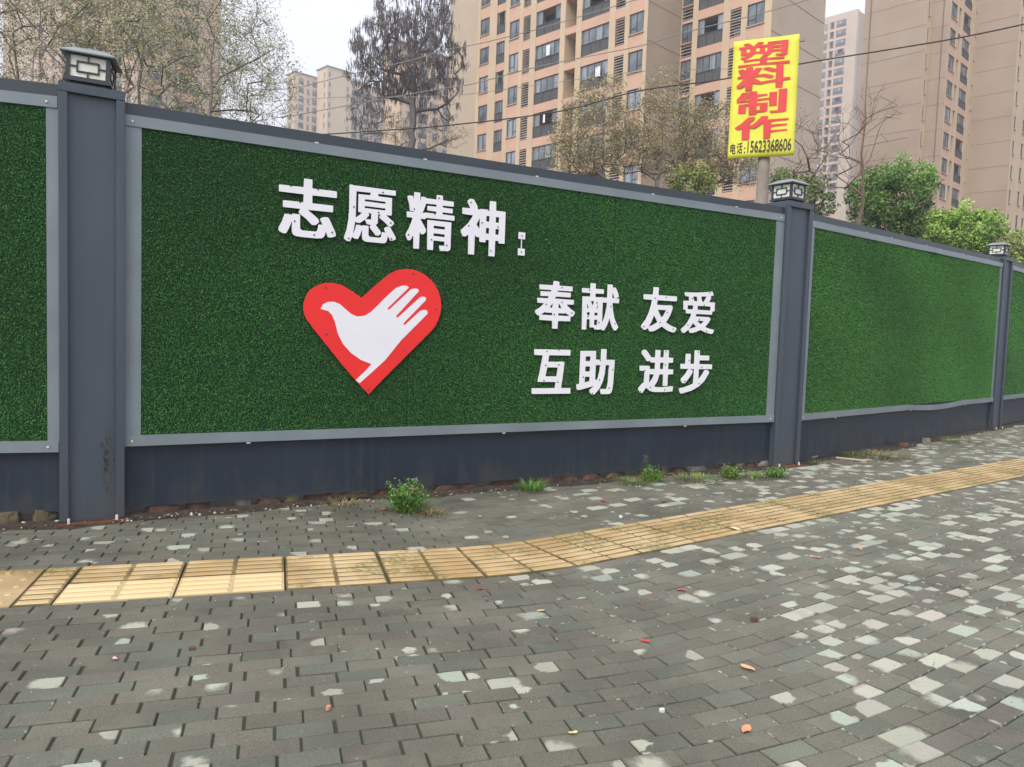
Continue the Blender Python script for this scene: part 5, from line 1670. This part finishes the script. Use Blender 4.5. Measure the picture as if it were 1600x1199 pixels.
tree('dark_conifer', 632, 28, 'dark broad tree hung with dried clusters, left of the big salmon block', 9,
     [(640, 85, 0, 2.1, 1.7, 1.45), (645, 10, 0, 1.5, 1.3, 1.5), (598, 120, 0, 1.3, 1.2, 0.95), (685, 140, 0, 1.0, 1.0, 1.2)],
     n=600, bark=M_bark2, cols=CON, hang=3, trunk_h=6.6, twigs=5, twig_l=0.34, rt=0.009, bend=0.12, lead=((648, -10, 0), (600, 110, 0), (580, 50, 0), (676, 80, .4), (695, 30, 0), (625, 30, 0.4), (610, 60, -0.4), (665, 20, -.3)), upb=0.9, step=0.35, expo=0.47)
tree('dark_conifer', 572, 32, 'small dark tree with dried clusters before the far block, left of the broad one', 10,
     [(575, 172, 0, 0.95, 0.9, 0.9), (600, 195, 0, 1.3, 0.8, 0.6)],
     n=130, bark=M_bark2, cols=CON, hang=1, trunk_h=6.8, twigs=5, twig_l=0.28, rt=0.008, upb=0.5, step=0.35, expo=0.42)
tree('budding_tree', 660, 30, 'low leafy tangle at the foot of the broad dark tree', 27, [(640, 215, 0, 2.2, 1.0, 0.7), (700, 215, 0, 0.8, 0.8, 0.6)],
     n=170, bark=M_bark2, cols=BUD2, leafn=4, leaf_s=0.025, trunk_h=6.0, rt=0.006)
gm_ = 'budding trees before the big salmon block'
tree('budding_tree', 935, 24, 'tallest budding tree in front of the big salmon block', 12, [(925, 215, 0, 1.25, 1.1, 1.3), (940, 160, 0, 0.8, 0.8, 0.85), (905, 245, 0, 1.0, 1, .7)],
     n=560, bark=M_bark, cols=BUD2, leafn=7, leaf_s=0.026, twigs=4, group=gm_, trunk_h=5.2, rt=0.005, twig_l=0.38, lead=((942, 130, 0), (900, 180, 0)))
tree('budding_tree', 1015, 25, 'budding tree left of the yellow banner, beside the tallest one', 13, [(1035, 215, 0, 1.35, 1.1, 1.3), (1040, 150, 0, 0.75, 0.8, 0.8), (985, 240, 0, 1.1, 1, .8)],
     n=560, bark=M_bark, cols=BUD2, leafn=7, leaf_s=0.026, twigs=4, group=gm_, trunk_h=5.2, rt=0.005, twig_l=0.38, lead=((1045, 130, 0),))
tree('budding_tree', 1115, 25, 'budding tree directly left of the yellow banner', 14, [(1110, 225, 0, 1.15, 1.1, 1.35), (1150, 262, 0, 1.1, 1, .6)],
     n=520, bark=M_bark, cols=BUD2, leafn=7, leaf_s=0.026, twigs=4, group=gm_, trunk_h=5.0, rt=0.005, twig_l=0.38)
tree('bare_tree', 1328, 19, 'nearly bare pinkish tree right of the yellow banner', 15, [(1345, 215, 0, 1.05, 0.9, 1.0), (1365, 165, 0, 0.65, 0.7, 0.55), (1300, 260, 0, 0.9, 0.8, 0.6)],
     n=110, bark=M_bark3, cols=[(0.26, 0.22, 0.11)], leafn=0, trunk_h=3.4, twigs=2, twig_l=0.45, rt=0.0055, upb=2.5, bend=0.14, lead=((1352, 160, 0), (1402, 165, 0), (1292, 190, 0), (1262, 240, 0), (1375, 150, 0.3), (1330, 175, -0.3), (1418, 215, 0)), expo=0.5)
tree('bare_tree', 1268, 21, 'thin bare tree with few leaves just right of the banner pole', 16, [(1262, 230, 0, 0.7, 0.7, 0.9)],
     n=80, bark=M_bark3, cols=[(0.22, 0.22, 0.10)], leafn=2, leaf_s=0.026, trunk_h=3.9, twigs=1, twig_l=0.4, rt=0.006, upb=1.2, expo=0.5)

def bush(name, px, py, Z, rx, rz, label, seed, dark, light, n=5000, s=0.05, cat='tree', group=None, loose=0.0):
    """evergreen crown: leaf-sized faces gathered in clumps through an uneven volume"""
    c0 = at(px, py, Z)
    r = np.random.default_rng(seed); rr = random.Random(seed)
    root = empty(name, (c0[0], c0[1], -0.05))
    tag(root, label, cat, group)
    tk = MB(); tk.tube([(0, 0, 0), (0.03, 0, c0[2] * 0.5), (0, 0, c0[2])], [0.09, 0.07, 0.04], 7)
    for k in range(7):
        w = k * 2.4; tk.tube([(0, 0, c0[2] * 0.75 - 0.3), (math.cos(w) * rx * .6, math.sin(w) * rx * .6, c0[2] + rz * 0.3)], [0.035, 0.012], 4, cap=False)
    tk.build('trunk', M_bark, root)
    lf = MB()
    cl = []
    for k in range(150):
        d = unit(r.normal(0, 1, 3)); q = r.uniform(0.3, 1.0) ** 0.5
        lump = 1 + 0.10 * math.sin(3 * math.atan2(d[1], d[0]) + seed) + 0.12 * math.sin(5 * d[2] + seed)
        cl.append((np.array([d[0] * rx, d[1] * rx, d[2] * rz]) * q * lump, r.uniform(0.12, 0.26) * rx, r.uniform(0, 1)))
    P, Nn, S, Cc = [], [], [], []
    for k in range(n):
        cpos, cr, tone = cl[rr.randrange(len(cl))]
        v = r.normal(0, 1, 3)
        p = cpos + v / math.sqrt(v @ v) * cr * rr.uniform(0.5, 1.15)
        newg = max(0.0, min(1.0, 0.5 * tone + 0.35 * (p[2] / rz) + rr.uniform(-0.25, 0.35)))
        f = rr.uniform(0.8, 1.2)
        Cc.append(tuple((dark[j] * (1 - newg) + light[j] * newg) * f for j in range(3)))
        Nn.append(p / (np.linalg.norm(p) + 1e-6) * 0.6 + r.normal(0, 0.6, 3) + np.array([0, 0, 0.3]))
        P.append(p + np.array([0, 0, c0[2]])); S.append(s * rr.uniform(0.6, 1.3))
    leaf_cloud('foliage', root, np.array(P), np.array(Nn), np.array(S), np.array(Cc), 0.5, seed)
    return root
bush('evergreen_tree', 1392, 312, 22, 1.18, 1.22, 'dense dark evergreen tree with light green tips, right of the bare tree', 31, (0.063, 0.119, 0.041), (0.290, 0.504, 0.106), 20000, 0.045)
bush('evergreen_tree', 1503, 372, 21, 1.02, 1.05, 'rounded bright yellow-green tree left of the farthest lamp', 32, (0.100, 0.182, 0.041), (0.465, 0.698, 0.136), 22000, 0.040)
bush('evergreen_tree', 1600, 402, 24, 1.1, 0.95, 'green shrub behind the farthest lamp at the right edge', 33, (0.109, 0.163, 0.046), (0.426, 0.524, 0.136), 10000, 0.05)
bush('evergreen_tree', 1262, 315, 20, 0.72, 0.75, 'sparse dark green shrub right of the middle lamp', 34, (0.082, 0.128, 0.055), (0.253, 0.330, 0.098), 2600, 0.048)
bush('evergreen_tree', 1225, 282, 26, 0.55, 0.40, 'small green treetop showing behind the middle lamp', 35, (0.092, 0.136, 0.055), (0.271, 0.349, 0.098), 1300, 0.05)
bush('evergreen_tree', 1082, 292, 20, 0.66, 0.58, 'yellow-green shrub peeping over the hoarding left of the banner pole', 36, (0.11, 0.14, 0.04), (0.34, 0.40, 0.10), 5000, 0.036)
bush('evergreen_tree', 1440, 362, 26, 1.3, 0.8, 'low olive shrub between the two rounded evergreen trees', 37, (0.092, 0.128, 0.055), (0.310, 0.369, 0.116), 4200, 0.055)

# ------------------------------------------------------------------ haze

if True:
    hz = MB(); hz.box((-1520, -1520, -1.2), (1520, 1520, 100))
    mh = bpy.data.materials.new('pale_haze'); mh.use_nodes = True
    nt = mh.node_tree; nt.nodes.clear()
    o_ = nt.nodes.new('ShaderNodeOutputMaterial'); v_ = nt.nodes.new('ShaderNodeVolumePrincipled')
    v_.inputs['Color'].default_value = (0.93, 0.94, 1.0, 1); v_.inputs['Density'].default_value = 0.0016; v_.inputs['Anisotropy'].default_value = 0.2
    nt.links.new(v_.outputs[0], o_.inputs['Volume'])
    tag(hz.build('haze', mh), kind='stuff')
